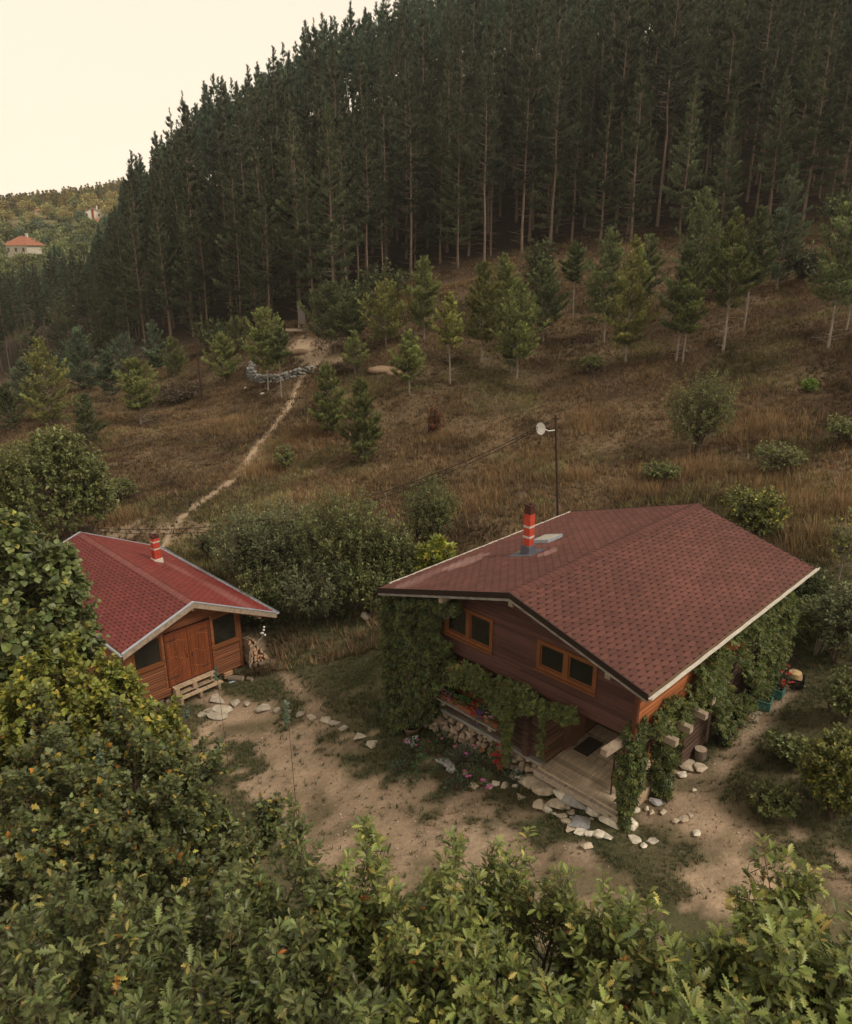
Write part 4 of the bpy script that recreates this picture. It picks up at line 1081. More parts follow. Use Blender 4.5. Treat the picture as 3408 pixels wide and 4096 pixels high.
order = np.argsort(np.hypot(pl[:, 0], pl[:, 1]) + pl[:, 2] * 1.2 + 200 * ((mid[:, 0] < -30) | (mid[:, 0] > 880)))
print('forest trees', len(order))
first = {}
def fit_top(x, y, z, s_):
    """the wood's own height: lower trees towards its left end and along the crest"""
    lim = None
    for _ in range(14):
        p = project(np.array([x, y, z + 19.5 * s_])); lim = np.interp(p[0], SKYL[:, 0], SKYL[:, 1]) + ((x * 7.3 + y * 3.1) % 1.0) * 26 - 12
        if p[1] >= lim: return s_
        s_ *= .93
    return s_ if s_ > .45 else None
for n_, i in enumerate(order[:285]):
    x, y, e = pl[i]
    q = random.choice([3, 4, 4, 5, 5, 0, 2]) if e < 6 else random.choice([0, 1, 2, 3, 6, 2])
    s_ = random.uniform(.70, 1.18) * (.88 if e < 4 else 1)
    s_ = fit_top(x, y, pz[i], s_)
    if s_ is None: continue
    if q not in first:
        first[q] = 1; r_ = kinds[q]; r_.location = (x, y, pz[i]); r_.rotation_euler = (0, 0, random.uniform(0, 6.28)); r_.scale = (s_,) * 3
    else: copy_tree(kinds[q], (x, y, pz[i]), random.uniform(0, 6.28), s_)
for q, k_ in enumerate(kinds):
    if q not in first:
        for c_ in list(k_.children): bpy.data.objects.remove(c_)
        bpy.data.objects.remove(k_)
# the rest of the wood, farther in and half hidden
lite = []
for H, hb, rc, nt, c, s in [(20, 9, 2.4, 480, DARKP, 11), (18, 8, 2.2, 420, (.040, .060, .034), 12), (21, 11, 2.3, 460, (.034, .055, .034), 13)]:
    lite.append(pine(H, hb, rc, nt, .60, c, dead=False, tr=.14, whorl=.8, seed=s, bare=.3))
wbig, cbig = MB(), MB()
for i in order[285:]:
    wb, cb = lite[random.randrange(3)]; a = random.uniform(0, 6.28); s_ = fit_top(pl[i, 0], pl[i, 1], pz[i], random.uniform(.68, 1.12))
    if s_ is None: continue
    cs, sn = math.cos(a) * s_, math.sin(a) * s_
    for src, dst in ((wb, wbig), (cb, cbig)):
        V = np.concatenate(src.V); V = np.c_[V[:, 0] * cs - V[:, 1] * sn + pl[i, 0], V[:, 0] * sn + V[:, 1] * cs + pl[i, 1], V[:, 2] * s_ + pz[i]]
        dst.add(V, src.F, np.concatenate(src.C))
fo = tag(cbig.build('far_forest', M_needle), 'dark mass of pines filling the slope behind the front trees', 'forest', kind='stuff')
tag(wbig.build('forest_trunks', M_barkpine, fo), kind='stuff')

# ------------------------------------------------------------------ young pines on the open slope: base pixel, top pixel y, crown width in pixels, colour, label
YG, YY, YB, YK = (.105, .118, .040), (.145, .148, .046), (.074, .098, .056), (.080, .095, .040)
def young(px, py, top, wpx, colr, label, bare=.25, name='young_pine', whorl=.32, dense=1.0, dx=0, bark=None):
    b = gp(px, py); fw = project(b)[2]
    # height from the picture: solve for the z whose projection reaches the top row
    z = b[2]; d = ray(px, top); t = b[1] / d[1]; H = CH + d[2] * t - b[2]
    Rc = wpx / 2 * fw / F * 1.32
    Y = max(H, .6)
    nt = int(min(3400, max(340, 1180 * dense * (Rc * Y / 3.2) ** .7)))
    wb, cb = pine(Y, Y * bare, Rc, nt, (.215 if Y > 4 else .175), np.array(colr) * 1.25, dead=bare > .2, tr=.018 + .0085 * Y, whorl=whorl * .85 * (Y / 6) ** .5, latk=.24, el0=8, pw=.70, zj=.14, seed=int(px * 7 + py), bare=.10, topup=50)
    root = empty(name, b, random.uniform(0, 6.28), label, 'pine')
    wb.build('trunk', bark or M_barkpale, root); cb.build('crown', M_needle, root)
    return root
for a in [
    (52, 425, 341, 50, (.17, .17, .055), 'yellow green feathery conifer at the left edge of the slope, brightest of its neighbours', .04),
    (90, 444, 396, 34, YK, 'low dark young pine right of the yellow green conifer', .08),
    (141, 424, 362, 44, YG, 'young pine left of the leaning dark pole'),
    (112, 402, 352, 30, YB, 'slim bluish young pine behind the bushy one left of the dark pole', .15),
    (86, 392, 330, 40, YB, 'bushy blue green pine just behind the yellow green conifer', .06),
    (30, 408, 362, 40, YB, 'broad blue green young pine at the far left edge', .05),
    (12, 430, 385, 34, YK, 'small pine lowest at the far left edge', .05),
    (128, 372, 336, 34, YB, 'young pine with feathery top before the forest, left of the wire', .05, 'young_pine', .32),
    (158, 372, 322, 26, YB, 'narrow spruce like young pine with pointed open top at the forest edge', .08),
    (175, 378, 338, 26, YG, 'small pine directly left of the dark pole near its top', .1),
    (225, 384, 336, 34, YG, 'young pine between the dark pole and the rubble wall', .15),
    (240, 352, 318, 26, YG, 'small pine at the forest edge above the rubble wall', .1),
    (268, 392, 312, 46, YG, 'bushy young pine rising behind the rubble wall', .30),
    (281, 398, 330, 24, YK, 'slender young pine with bare stem in front of the rubble wall', .55),
    (330, 434, 364, 36, YG, 'conical young pine standing right of the footpath', .06),
    (363, 461, 380, 42, YG, 'large conical young pine low on the slope, right of the footpath', .03),
    (355, 373, 332, 26, YG, 'small pine above the two conical ones by the footpath', .12),
    (330, 356, 288, 52, YK, 'wide young pine at the head of the footpath', .25),
    (410, 395, 334, 34, YG, 'young pine with a bare lower stem beside the dirt mounds', .25),
    (352, 352, 296, 36, YK, 'dark young pine just right of the head of the footpath', .25),
    (386, 348, 284, 50, YY, 'broad yellow green pine in the row below the forest', .15),
    (424, 340, 258, 40, YG, 'tall green pine behind the broad yellow green one', .15),
    (450, 384, 296, 30, YY, 'slim pale stemmed young pine standing apart below the row', .42),
    (481, 362, 264, 42, YY, 'leafy pine with pale stem in the middle of the row below the forest', .22),
    (502, 330, 256, 38, YG, 'pine with pointed top behind the middle of the row', .15),
    (517, 378, 284, 48, YG, 'full crowned pine with thin pale stem in the middle of the row', .22),
    (511, 374, 330, 24, YK, 'short dark pine tucked against the full crowned one', .2),
    (543, 342, 262, 44, YK, 'rounded dark green pine under the tall shrub at the forest edge', .15),
    (573, 318, 244, 26, YK, 'lone slim pine with bare pale stem high on the slope', .50),
    (604, 343, 230, 48, YK, 'dark green pine left of the bright yellow green one', .2),
    (626, 362, 238, 44, YY, 'bright yellow green pine with short pale stem', .12),
    (645, 300, 236, 34, YK, 'small dark pine behind the bright yellow green one', .1),
    (676, 361, 246, 46, YK, 'left pine of the close pair with pale stems', .28),
    (683, 362, 270, 34, YG, 'right pine of the close pair with pale stems', .32),
    (694, 305, 190, 50, YK, 'tall full pine high above the close pair', .1),
    (724, 351, 210, 40, YG, 'pine with long pale stem on the right of the close pair', .32),
    (744, 327, 208, 40, YK, 'pine with pale stem behind the long stemmed one', .35),
    (718, 300, 236, 34, YK, 'shaded young pine inside the right hand group', .15),
    (776, 290, 166, 44, YB, 'tallest young pine right at the forest edge', .08),
    (828, 348, 206, 62, YK, 'spreading pine at the right edge with thick white stem', .32),
    (846, 330, 222, 40, YG, 'pine cut by the right edge of the photograph', .25)]:
    young(*a)
# understory bushes at the foot of the wood
LP = [(5, (.055, .075, .028)), (2, (.075, .095, .030)), (1, (.12, .12, .035))]
def shrub_px(name, label, cat, px, py, top, w, pal, T, lsize, n, nleaf=9, slen=.35, stems=3, depth=None, up=.5, shell=.45, gap=.35, blobs=None, trunk=.04, T0=8.0, **kw):
    """a bush standing on the ground at (px, py), its top at row `top`, w pixels wide"""
    b = gp(px, py, T0); fw = project(b)[2]; d = ray(px, top); H = CH + d[2] * (b[1] / d[1]) - b[2]; Rw = w / 2 * fw / F
    if blobs is None:
        blobs = [(0, .58, 0, 1, .42)] + [(math.cos(q) * .45, random.uniform(.4, .72), math.sin(q) * .45, .55, .30) for q in np.arange(0, 6.28, 1.25)]
    bl = [(b + np.array([bx * Rw, by * Rw, bz * H]), (Rw * br, Rw * br, H * bh)) for bx, bz, by, br, bh in blobs]
    return broad(name, label, cat, b, bl, n, T, lsize, nleaf, slen, pal, stems=stems, up=up, shell=shell, gap=gap, trunk=trunk, **kw)
for px, py, top, w, lab, pl_ in [(537, 290, 240, 30, 'open twiggy shrub growing before the dark forest edge', LP), (385, 300, 262, 60, 'leafy bush at the dark foot of the forest, left part', LP), (350, 312, 280, 50, 'bush at the foot of the forest above the footpath', LP),
                                 (800, 285, 245, 40, 'small round shrub between two pines high on the right', [(1, (.06, .07, .035))]), (700, 232, 205, 44, 'broadleaf bush at the right of the forest foot', LP), (838, 238, 190, 46, 'broadleaf bush in the upper right under the forest', LP),
                                 (108, 355, 325, 60, 'dark leafy bush at the left foot of the forest', LP), (215, 350, 318, 50, 'green bush at the forest foot near the wire', LP), (60, 380, 350, 40, 'bluish bush left among the small pines', [(1, (.05, .075, .045))])]:
    shrub_px('forest_shrub', lab, 'shrub', px, py, top, w, pl_, SMALL, .26, 240, 8, .9, limb=.03, twig=.012, T0=20)

# shrubs and small trees of the slope and the garden
GRN = [(4, (.115, .135, .046)), (3, (.15, .165, .055)), (1, (.15, .15, .05))]
GRY = [(4, (.115, .135, .060)), (3, (.17, .19, .095)), (1, (.15, .15, .06))]
YEL = [(4, (.20, .22, .035)), (2, (.30, .27, .04)), (1, (.10, .13, .03))]
shrub_px('round_shrub', 'large round multi stemmed shrub on the open slope at right', 'shrub', 695, 455, 366, 72, GRN, NARROW, .11, 900, 12, .5, stems=6, up=.8, limb=.022, twig=.007)
shrub_px('plum_tree', 'round green shrub tree standing directly behind the chimney side of the large house', 'fruit tree', 430, 546, 478, 58, GRN, NARROW, .10, 800, 12, .4, stems=4, up=.8, limb=.02, twig=.006)
shrub_px('quince_tree', 'small yellow green fruit tree behind the right rear roof corner', 'fruit tree', 750, 540, 488, 62, [(3, (.085, .10, .03)), (2, (.14, .15, .04)), (1, (.34, .30, .04))], SMALL, .10, 700, 12, .4, stems=2, up=.6)
shrub_px('horse_chestnut', 'young bright yellow chestnut behind the left eave of the large house', 'young tree', 436, 590, 539, 36, YEL, CREEP, .26, 120, 7, .35, stems=1)
shrub_px('red_shrub', 'small shrub with red autumn leaves on the open slope', 'shrub', 434, 437, 400, 16, [(3, (.16, .02, .012)), (2, (.12, .08, .02))], SMALL, .13, 90, 9, .4, stems=2, up=1.2)
shrub_px('sapling', 'small sparse sapling standing behind the red cabin roof', 'young tree', 208, 562, 530, 34, [(3, (.10, .11, .035)), (1, (.05, .07, .03))], SMALL, .12, 90, 9, .35, stems=1, trunk=.05, gap=.5)
shrub_px('birch_sapling', 'thin pale stemmed birch sapling at the right edge', 'young tree', 838, 580, 510, 40, [(3, (.13, .14, .04)), (1, (.24, .22, .05))], SMALL, .10, 130, 8, .35, stems=1, trunk=.035, wood=M_barkpale, gap=.55)
for px, py, top, w, n, pal, lab, T, ls in [
    (250, 600, 505, 70, 900, GRY, 'silvery willow like shrub right beside the red cabin roof', NARROW, .13), (292, 600, 497, 84, 1300, GRY, 'tallest grey green shrub of the thicket between the two buildings', NARROW, .13),
    (345, 606, 483, 90, 1400, GRN, 'broad green shrub in the middle of the thicket between the buildings', NARROW, .13), (392, 600, 520, 60, 800, GRN, 'dark shrub of the thicket nearest the large house', SMALL, .11),
    (318, 622, 548, 84, 1100, GRY, 'lower front shrub of the thicket between the buildings', NARROW, .12), (262, 626, 570, 48, 500, GRN, 'low shrub in front of the thicket next to the cabin eave', SMALL, .10), (370, 616, 560, 60, 700, GRN, 'low dark shrub at the foot of the thicket towards the house', SMALL, .10)]:
    shrub_px('thicket_shrub', lab, 'shrub', px, py, top, w, pal, T, ls, int(n * .8), 12, .6, stems=4, up=1.3, gap=.6, limb=.022, twig=.006)
# left middle distance: two rounded trees
OLV = [(4, (.12, .135, .038)), (3, (.155, .165, .045)), (1, (.15, .14, .04))]
shrub_px('walnut_tree', 'rounded green tree with dark forked trunk above the small cabin roof', 'tree', 68, 545, 430, 96, GRN, SMALL, .15, 1900, 13, .5, stems=1, trunk=.16, up=.5, blobs=[(0, .66, 0, .85, .34), (-.45, .5, .2, .6, .28), (.5, .55, 0, .6, .30), (0, .42, -.4, .7, .25), (.1, .82, 0, .5, .2), (.75, .40, 0, .35, .2)])
shrub_px('olive_green_tree', 'yellowish green rounded tree at the left edge above the small cabin', 'tree', 10, 545, 440, 96, OLV, SMALL, .14, 1800, 13, .5, stems=1, trunk=.14, up=.5)
for px, py, top, w, lab in [(30, 470, 440, 50, 'low bush on the slope left of the rounded trees'), (120, 500, 478, 44, 'flat green bush spreading right of the forked tree'), (285, 470, 446, 22, 'tiny bush on the slope right of the footpath'), (590, 372, 355, 22, 'tiny bush in the middle of the dry slope'), (808, 392, 380, 14, 'small bright green bush high on the right slope'),
                            (660, 480, 462, 40, 'yellowish low bush below the round shrub'), (845, 445, 415, 50, 'spreading olive bush at the right edge of the slope'), (775, 470, 445, 60, 'brown green low bush right of the round shrub')]:
    shrub_px('low_bush', lab, 'bush', px, py, top, w, GRN if px != 808 else [(1, (.12, .18, .03))], SMALL, .12, 160, 9, .35, stems=3, up=.7)
# the bank to the right of the house
for px, py, top, w, n, pal, lab in [
    (832, 815, 738, 66, 1500, [(3, (.085, .10, .025)), (2, (.13, .135, .03)), (1, (.20, .18, .035))], 'dense rounded yellow green bush at the lower right of the bank'),
    (805, 640, 600, 56, 420, GRN, 'tangled bramble behind the vine at the right of the house'), (835, 660, 585, 50, 420, GRY, 'grey green bramble at the right edge beside the house'),
    (800, 600, 566, 50, 300, LP, 'low bramble below the rear roof corner'), (842, 720, 672, 40, 260, GRN, 'small bramble on the bank above the rounded bush'), (790, 762, 738, 40, 200, GRN, 'low weeds on the bank beside the narrow path'), (772, 812, 790, 44, 180, GRN, 'low weedy clump left of the rounded bush')]:
    shrub_px('bank_bush', lab, 'bush', px, py, top, w, pal, SMALL, .085, n, 12, .3, stems=4, up=.7, shell=.3)

# ------------------------------------------------------------------ trees in the foreground, below and beside the camera
rng = np.random.default_rng(5)
def atp(px, py, Y): return atY(px, py, Y)
def fore(name, label, cat, basexy, blobs, n, T, ls, nl, slen, pal, **kw):
    b = np.array([basexy[0], basexy[1], hz(*basexy)])
    bl = [(atp(x, y, Y), r) for x, y, Y, r in blobs]
    return broad(name, label, cat, b, bl, n, T, ls, nl, slen, pal, **kw)
OAKP = [(5, (0.144, 0.173, 0.045)), (4, (0.191, 0.212, 0.060)), (2, (0.095, 0.118, 0.041)), (.7, (0.328, 0.282, 0.079)), (.03, (0.409, 0.141, 0.040))]
OAKD = [(5, (0.096, 0.116, 0.037)), (4, (0.122, 0.141, 0.047)), (2, (0.067, 0.082, 0.031)), (.5, (0.244, 0.209, 0.062)), (.03, (0.329, 0.116, 0.031))]
kw = dict(spires=95, spr=.24, sph=.85, up=1.3, shell=.30, gap=.55, trunk=.16, limb=.035, twig=.006, spread=1.0, clump=.55)
fore('oak_tree', 'large oak with lobed leaves at the bottom right corner, nearest to the camera', 'oak', (4.2, 5.2), [(770, 1033, 5.3, (1.2, 1.0, .70)), (850, 1008, 5.4, (1.0, 1.0, .75)), (705, 1058, 5.0, (.70, .8, .55)), (820, 1108, 4.4, (1.2, .8, .8)), (690, 1128, 4.2, (.8, .7, .6)), (745, 953, 6.0, (.30, .3, .35)), (800, 968, 5.6, (.35, .3, .35))], 1250, OAK, .110, 16, .55, OAKP, **kw)
fore('oak_tree', 'oak with upright leafy shoots at the bottom centre in front of the yard', 'oak', (.6, 6.0), [(490, 998, 6.6, (1.0, 1.0, .75)), (570, 1023, 6.4, (.65, 1.0, .7)), (410, 988, 6.4, (.9, 1.0, .8)), (520, 1078, 5.4, (1.1, .9, .8)), (550, 938, 6.8, (.18, .2, .62)), (378, 906, 7.0, (.38, .4, .48)), (490, 923, 7.0, (.36, .35, .48)), (440, 918, 7.0, (.3, .3, .42)), (600, 1088, 5.2, (.5, .6, .6)), (598, 962, 6.4, (.5, .7, .4)), (355, 960, 6.6, (.6, .7, .55)), (470, 1000, 6.0, (.7, .7, .5)), (650, 972, 6.0, (.45, .6, .38))], 1850, OAK, .097, 16, .55, OAKP, **{**kw, 'spires': 135})
fore('oak_tree', 'darker oak filling the bottom left of the photograph', 'oak', (-2.2, 6.0), [(286, 990, 6.4, (1.0, 1.0, .85)), (166, 1010, 6.0, (1.1, 1.0, .8)), (46, 1040, 5.6, (1.0, 1.0, .8)), (236, 1080, 5.2, (1.3, .9, .8)), (311, 902, 7.0, (.5, .5, .45)), (226, 920, 6.8, (.5, .5, .45)), (376, 1070, 5.4, (.7, .8, .7)), (86, 1110, 4.8, (1.1, .8, .8)), (96, 960, 6.4, (.5, .5, .45))], 1900, OAK, .095, 15, .55, OAKD, **{**kw, 'spires': 125})
MAP = [(5, (0.097, 0.115, 0.040)), (3, (0.131, 0.143, 0.052)), (2, (0.062, 0.077, 0.031)), (.7, (0.308, 0.242, 0.052)), (.10, (0.388, 0.154, 0.031))]
fore('field_maple', 'dark small leaved maple thicket at the left middle with a few orange leaves', 'maple', (-5.2, 8.6), [(40, 862, 8.6, (1.5, 1.3, 1.0)), (140, 857, 8.8, (1.2, 1.2, .95)), (215, 852, 9.2, (.9, 1.0, .7)), (0, 922, 7.6, (1.2, 1.1, 1.0)), (100, 912, 7.8, (1.4, 1.1, .9)), (255, 857, 9.6, (.45, .6, .4)), (150, 787, 10.2, (.9, 1.0, .6)), (70, 777, 10.0, (1.3, 1.1, .8)), (205, 797, 10.0, (.45, .5, .35))], 2600, MAPLE, .075, 16, .5, MAP, spires=130, spr=.32, up=.9, shell=.28, gap=.5, clump=.6, trunk=.12, limb=.03, twig=.005)
LIN = [(5, (0.167, 0.182, 0.037)), (4, (0.202, 0.212, 0.046)), (2, (0.101, 0.121, 0.031)), (1.2, (0.344, 0.283, 0.041)), (.03, (0.425, 0.182, 0.031))]
fore('hazel_bush', 'bright yellow green round leaved hazel in front of the small cabin', 'hazel', (-7.6, 11.0), [(18, 716, 11.5, (1.4, 1.3, .85)), (88, 738, 11.6, (1.0, 1.2, .70)), (138, 764, 11.6, (.62, .8, .42)), (-2, 796, 10.6, (1.4, 1.2, .7)), (53, 688, 12.0, (.6, .7, .38)), (164, 751, 12.0, (.28, .4, .30)) , (105, 712, 11.9, (.55, .6, .45)), (128, 738, 11.9, (.45, .5, .35))], 2000, ROUND, .10, 15, .48, LIN, spires=115, spr=.30, up=.8, shell=.28, gap=.45, clump=.6, trunk=.10, limb=.03, twig=.005)
LND = [(5, (0.108, 0.134, 0.046)), (4, (0.144, 0.168, 0.062)), (2, (0.070, 0.090, 0.036)), (.3, (0.288, 0.264, 0.060))]
fore('linden_tree', 'dark green linden with broad leaves at the left edge over the red roof', 'linden', (-9.2, 12.5), [(10, 612, 13.0, (1.2, 1.3, 1.1)), (-12, 555, 13.2, (.9, 1.0, .7)), (42, 640, 13.0, (.8, 1.0, .5)), (-15, 660, 12.5, (1.4, 1.2, 1.0)), (70, 612, 13.4, (.35, .4, .22)), (80, 650, 13.2, (.3, .4, .2)), (8, 545, 13.4, (.5, .6, .35)), (48, 590, 13.3, (.6, .6, .5)), (78, 640, 13.2, (.55, .6, .45))], 1900, LINDEN, .115, 13, .55, LND, spires=85, spr=.36, sph=.7, up=.3, shell=.3, gap=.45, clump=.7, trunk=.2, limb=.04, twig=.006, spread=1.1)
BLU = [(3, (.12, .17, .12)), (1, (.09, .12, .06))]
for px, py, Y, h_, lab in [(186, 745, 12.0, .9, 'pale blue green shoot rising beside the hazel'), (214, 700, 12.4, .7, 'blue tinted tall shoot before the doorstep'), (285, 770, 10.0, 1.3, 'lone thin shoot with pale tip standing over the yard'), (100, 790, 9.2, .7, 'pale shoot above the dark maple thicket')]:
    p = atp(px, py, Y); b = empty('shoot', p - [0, 0, 0], 0, lab, 'young shoot'); g_ = hz(p[0], p[1])
    w_ = MB(); q = np.array([0, 0, g_ - p[2]]); tip = np.array([.1, 0, h_]); w_.tube([q, (q + tip) / 2 + [.1, .05, 0], tip], [.012, .009, .003], 5); w_.build('stem', M_twig, b)
    n = 36; f = .62 + .38 * rng.random(n); pos = np.array([0, 0, 0]) + (tip * f[:, None]); dr = unit(rng.normal(size=(n, 3)) * [1, 1, .4] + [0, 0, .3])
    c_ = MB(); scatter(c_, MAPLE, pos, dr, unit(rng.normal(0, .4, (n, 3)) + [0, 0, 1]), .075 * (1.5 - .8 * f), palette(BLU, n)); c_.build('leaves', M_leaf, b)
rng = np.random.default_rng(77)

# ------------------------------------------------------------------ creeper on the house
VG = [(5, (.100, .122, .040)), (4, (.140, .160, .052)), (2, (.050, .070, .030)), (.5, (.12, .13, .04)), (.25, (.14, .05, .03))]
VD = [(5, (.055, .076, .032)), (3, (.070, .085, .036)), (2, (.080, .060, .034)), (.6, (.13, .045, .03))]
VB = [(5, (.150, .175, .056)), (4, (.105, .130, .046)), (1, (.20, .20, .06)), (.2, (.16, .04, .03))]
def inpoly(x, y, poly):
    ins = np.zeros(len(x), bool); p = list(poly) + [poly[0]]
    for (x0, y0), (x1, y1) in zip(p[:-1], p[1:]):
        c = ((y0 > y) != (y1 > y)); ins ^= c & (x < (x1 - x0) * (y - y0) / (y1 - y0 + 1e-12) + x0)
    return ins
def vine_pts(poly, plane, d0, d1, n, out, gap=.3):
    """points in a polygon on a wall; plane 'b': (a,z) polygon with b between d0 and d1; plane 'a': (b,z) polygon"""
    P = np.array(poly); lo, hi = P.min(0), P.max(0)
    q = rng.uniform(lo, hi, (n * 5, 2)); q = q[inpoly(q[:, 0], q[:, 1], poly)]
    nn = fbm(q[:, 0] * 2.2, q[:, 1] * 2.2, 7, 3); q = q[nn > gap * (.6 + .8 * rng.random(len(q)))][:n]
    lump = fbm(q[:, 0] * 1.7, q[:, 1] * 1.7, 17, 2)
    f = rng.random(len(q)) ** .5 * (.35 + .9 * lump)
    d = d0 + (d1 - d0) * f
    V = np.stack([q[:, 0], d, q[:, 1]], -1) if plane == 'b' else np.stack([d, q[:, 0], q[:, 1]], -1)
    return V, np.broadcast_to(np.array(out, float), V.shape)
def column_pts(c, rad, z0, z1, n, prof):
    z = rng.uniform(z0, z1, n); a = rng.uniform(0, 6.28, n); r = rad * np.interp((z - z0) / (z1 - z0), [0, .25, .5, .75, 1], prof) * rng.random(n) ** .35 * (.7 + .6 * vnoise(z * 3, a, 5))
    o = np.stack([np.cos(a), np.sin(a), 0 * a], -1)
    return np.stack([c[0] + r * o[:, 0], c[1] + r * o[:, 1], z], -1), o
def vine(label, sets, pal, size, stems, loc=(0, 0), extra=None):
    base = HM.w(loc[0], loc[1], 0); base[2] = hz(base[0], base[1]); off = np.array([loc[0], loc[1], base[2]])
    root = empty('climbing_vine', base, HM.yaw - R(90), label, 'climbing plant')
    P = np.concatenate([s_[0] for s_ in sets]) - off; O = np.concatenate([s_[1] for s_ in sets]); n = len(P)
    ld = unit(O * .45 + rng.normal(0, .45, (n, 3)) + np.array([0, 0, -.55]) * rng.random((n, 1)) + np.array([0, 0, .25]))
    nr = unit(O * .9 + np.array([0, 0, .7]) + rng.normal(0, .3, (n, 3)))
    cb = MB(); scatter(cb, CREEP, P, ld, nr, size * np.exp(rng.normal(0, .2, n)), palette(pal, n)); cb.build('foliage', M_leaf, root)
    wb = MB()
    for st_ in stems: 
        st_ = np.array(st_, float); k = 12; t = np.linspace(0, len(st_) - 1, k); pp = np.stack([np.interp(t, np.arange(len(st_)), st_[:, i]) for i in range(3)], -1) + rng.normal(0, .02, (k, 3))
        wb.tube(pp - off, np.linspace(.022, .009, k), 5)
    wb.build('stem', M_bark, root)
    return root
leftp = [(-4.62, 3.62), (-3.4, 3.95), (-1.7, 4.28), (-1.75, 4.0), (-2.3, 3.80), (-2.5, 3.5), (-2.6, 3.1), (-2.2, 2.9), (-2.1, 2.3), (-2.4, 1.6), (-2.9, .9), (-3.3, .2), (-4.0, -.5), (-4.6, -.6)]
vine('thick dark creeper curtain covering the left corner of the large house', [vine_pts(leftp, 'b', .55, .12, 5200, (0, -1, .1), .25), vine_pts([(-4.5, -.5), (-3.0, .1), (-2.3, 2.2), (-4.5, 2.4)], 'b', .9, .3, 2200, (0, -1, .1), .2), vine_pts([(.2, -.5), (1.6, -.3), (2.2, 3.7), (.2, 3.7)], 'a', -4.05, -4.6, 1500, (-1, 0, .1), .2)],
     VG[:4] + VD[1:3], .125, [[(-4.3, .5, -.5), (-4.25, .5, 1.5), (-4.2, .5, 3.4)], [(-3.6, .7, -.2), (-3.5, .5, 1.5), (-3.2, .5, 3.6)], [(-4.0, .7, -.2), (-3.8, .6, 2), (-3.9, .5, 3.6)]], (-4.1, .5))
gar = [(-2.25, 2.5), (-1.7, 2.55), (-1.38, 2.72), (-.9, 2.55), (-.37, 2.68), (.28, 2.80), (.8, 2.62), (1.71, 2.82), (1.85, 2.6), (1.62, 2.42), (1.1, 2.42), (.6, 2.22), (.0, 1.98), (-.34, 1.75), (-.8, 2.0), (-1.4, 2.02), (-2.2, 1.75)]
vine('creeper garland strung along the front wall above the flower shelf', [vine_pts(gar, 'b', .55, .12, 1800, (0, -1, .5), .32), column_pts((-.28, .45), .12, .3, 1.9, 300, [.5, .6, .8, 1.2, 1.6]), column_pts((.80, .42), .06, 1.1, 2.4, 90, [1.4, .8, .7, .8, 1.2])],
     VB, .105, [[(-.25, .6, -.1), (-.28, .5, 1.2), (-.35, .4, 2.0), (.2, .4, 2.4), (1.6, .35, 2.55)], [(-2.3, .5, 2.1), (-1.2, .4, 2.3), (-.3, .4, 2.2)]], (-.25, .55))
vine('creeper wrapped round the corner post of the deck', [column_pts((2.94, .80), .27, .45, 3.0, 1300, [.35, .85, 1.05, .95, .75]), column_pts((2.9, .80), .16, .05, .6, 120, [1, 1, .6, .4, .3])], VG, .12, [[(2.95, .85, 0), (2.93, .7, 1.2), (2.95, .8, 2.3)]], (2.95, .85))
vine('creeper round the second deck post, behind the bench', [column_pts((3.0, 2.3), .30, .25, 2.4, 850, [.9, .8, .85, 1.1, 1.3])], VG, .12, [[(3.0, 2.35, .1), (2.98, 2.3, 1.2), (3.0, 2.3, 2.3)]], (3.0, 2.35))
rp = [(.9, 2.55), (1.2, 2.95), (1.9, 3.12), (2.9, 3.05), (3.15, 3.75), (4.6, 3.85), (8.0, 3.85), (8.6, 3.4), (8.9, 2.2), (8.6, 1.0), (7.4, .7), (6.2, .8), (5.3, .5), (4.9, .35), (4.5, 1.1), (4.2, 2.0), (3.4, 2.2), (2.4, 2.2), (1.4, 2.25)]
vine('large creeper mass climbing over the right side wall and the beam ends', [vine_pts(rp, 'a', 3.06, 3.45, 5200, (1, -.25, .3), .62), vine_pts([(1.0, 2.3), (4.6, 2.2), (4.6, 2.75), (1.0, 2.85)], 'a', 3.0, 3.35, 220, (1, -.3, .6), .15)], VB[:3] + VG[:2], .135,
     [[(3.1, 5.0, .2), (3.15, 5.0, 1.5), (3.15, 4.6, 3)], [(3.1, 7.4, .3), (3.2, 7.3, 2.0), (3.15, 7.0, 3.6)], [(3.1, 8.3, .3), (3.2, 8.4, 3.4)], [(3.1, 1.0, 2.4), (3.15, 2.8, 2.5), (3.15, 4.8, 2.4)]], (3.1, 5.0))

# ------------------------------------------------------------------ rocks
WHI, TAN, GRYC, BLUC = (.56, .50, .41), (.47, .385, .29), (.30, .285, .265), (.28, .27, .27)
def rock(px, py, wpx, hpx, colr, label, name='rock', flat=None, group=None, seed=None, lift=.5, cat=None):
    g = np.random.default_rng(int(px * 31 + py * 17)); b = gp(px, py + hpx * .25); fw = project(b)[2]
    r = wpx / 2 * fw / F * (1.65 if name == 'boulder' else 1.4); h = flat if flat else min(r * .8, hpx / 2 * fw / F * 1.05)
    m = MB(); V, F_ = rock_mesh((r, r * g.uniform(.7, .95), h), g, 15); a = g.uniform(0, 6.28)
    a = g.normal(0, .5); cs, sn = math.cos(a), math.sin(a)
    V = np.c_[V[:, 0] * cs - V[:, 1] * sn, V[:, 0] * sn + V[:, 1] * cs, V[:, 2]]
    m.add(V, F_, np.clip(np.array(colr) * g.uniform(.82, 1.15), 0, 1)); o = m.build(name, M_stone)
    o.location = (float(b[0]), float(b[1]), float(b[2] + h * lift)); tag(o, label, cat or 'rock', group)
    return o
zdp = lambda x, y: (512.5 + x / 8.22, 675 + y / 8.22)
RB = 'rocks piled along the deck and the flower bed'
LAB1 = 'small pale rock among many lying round the foot of the deck'
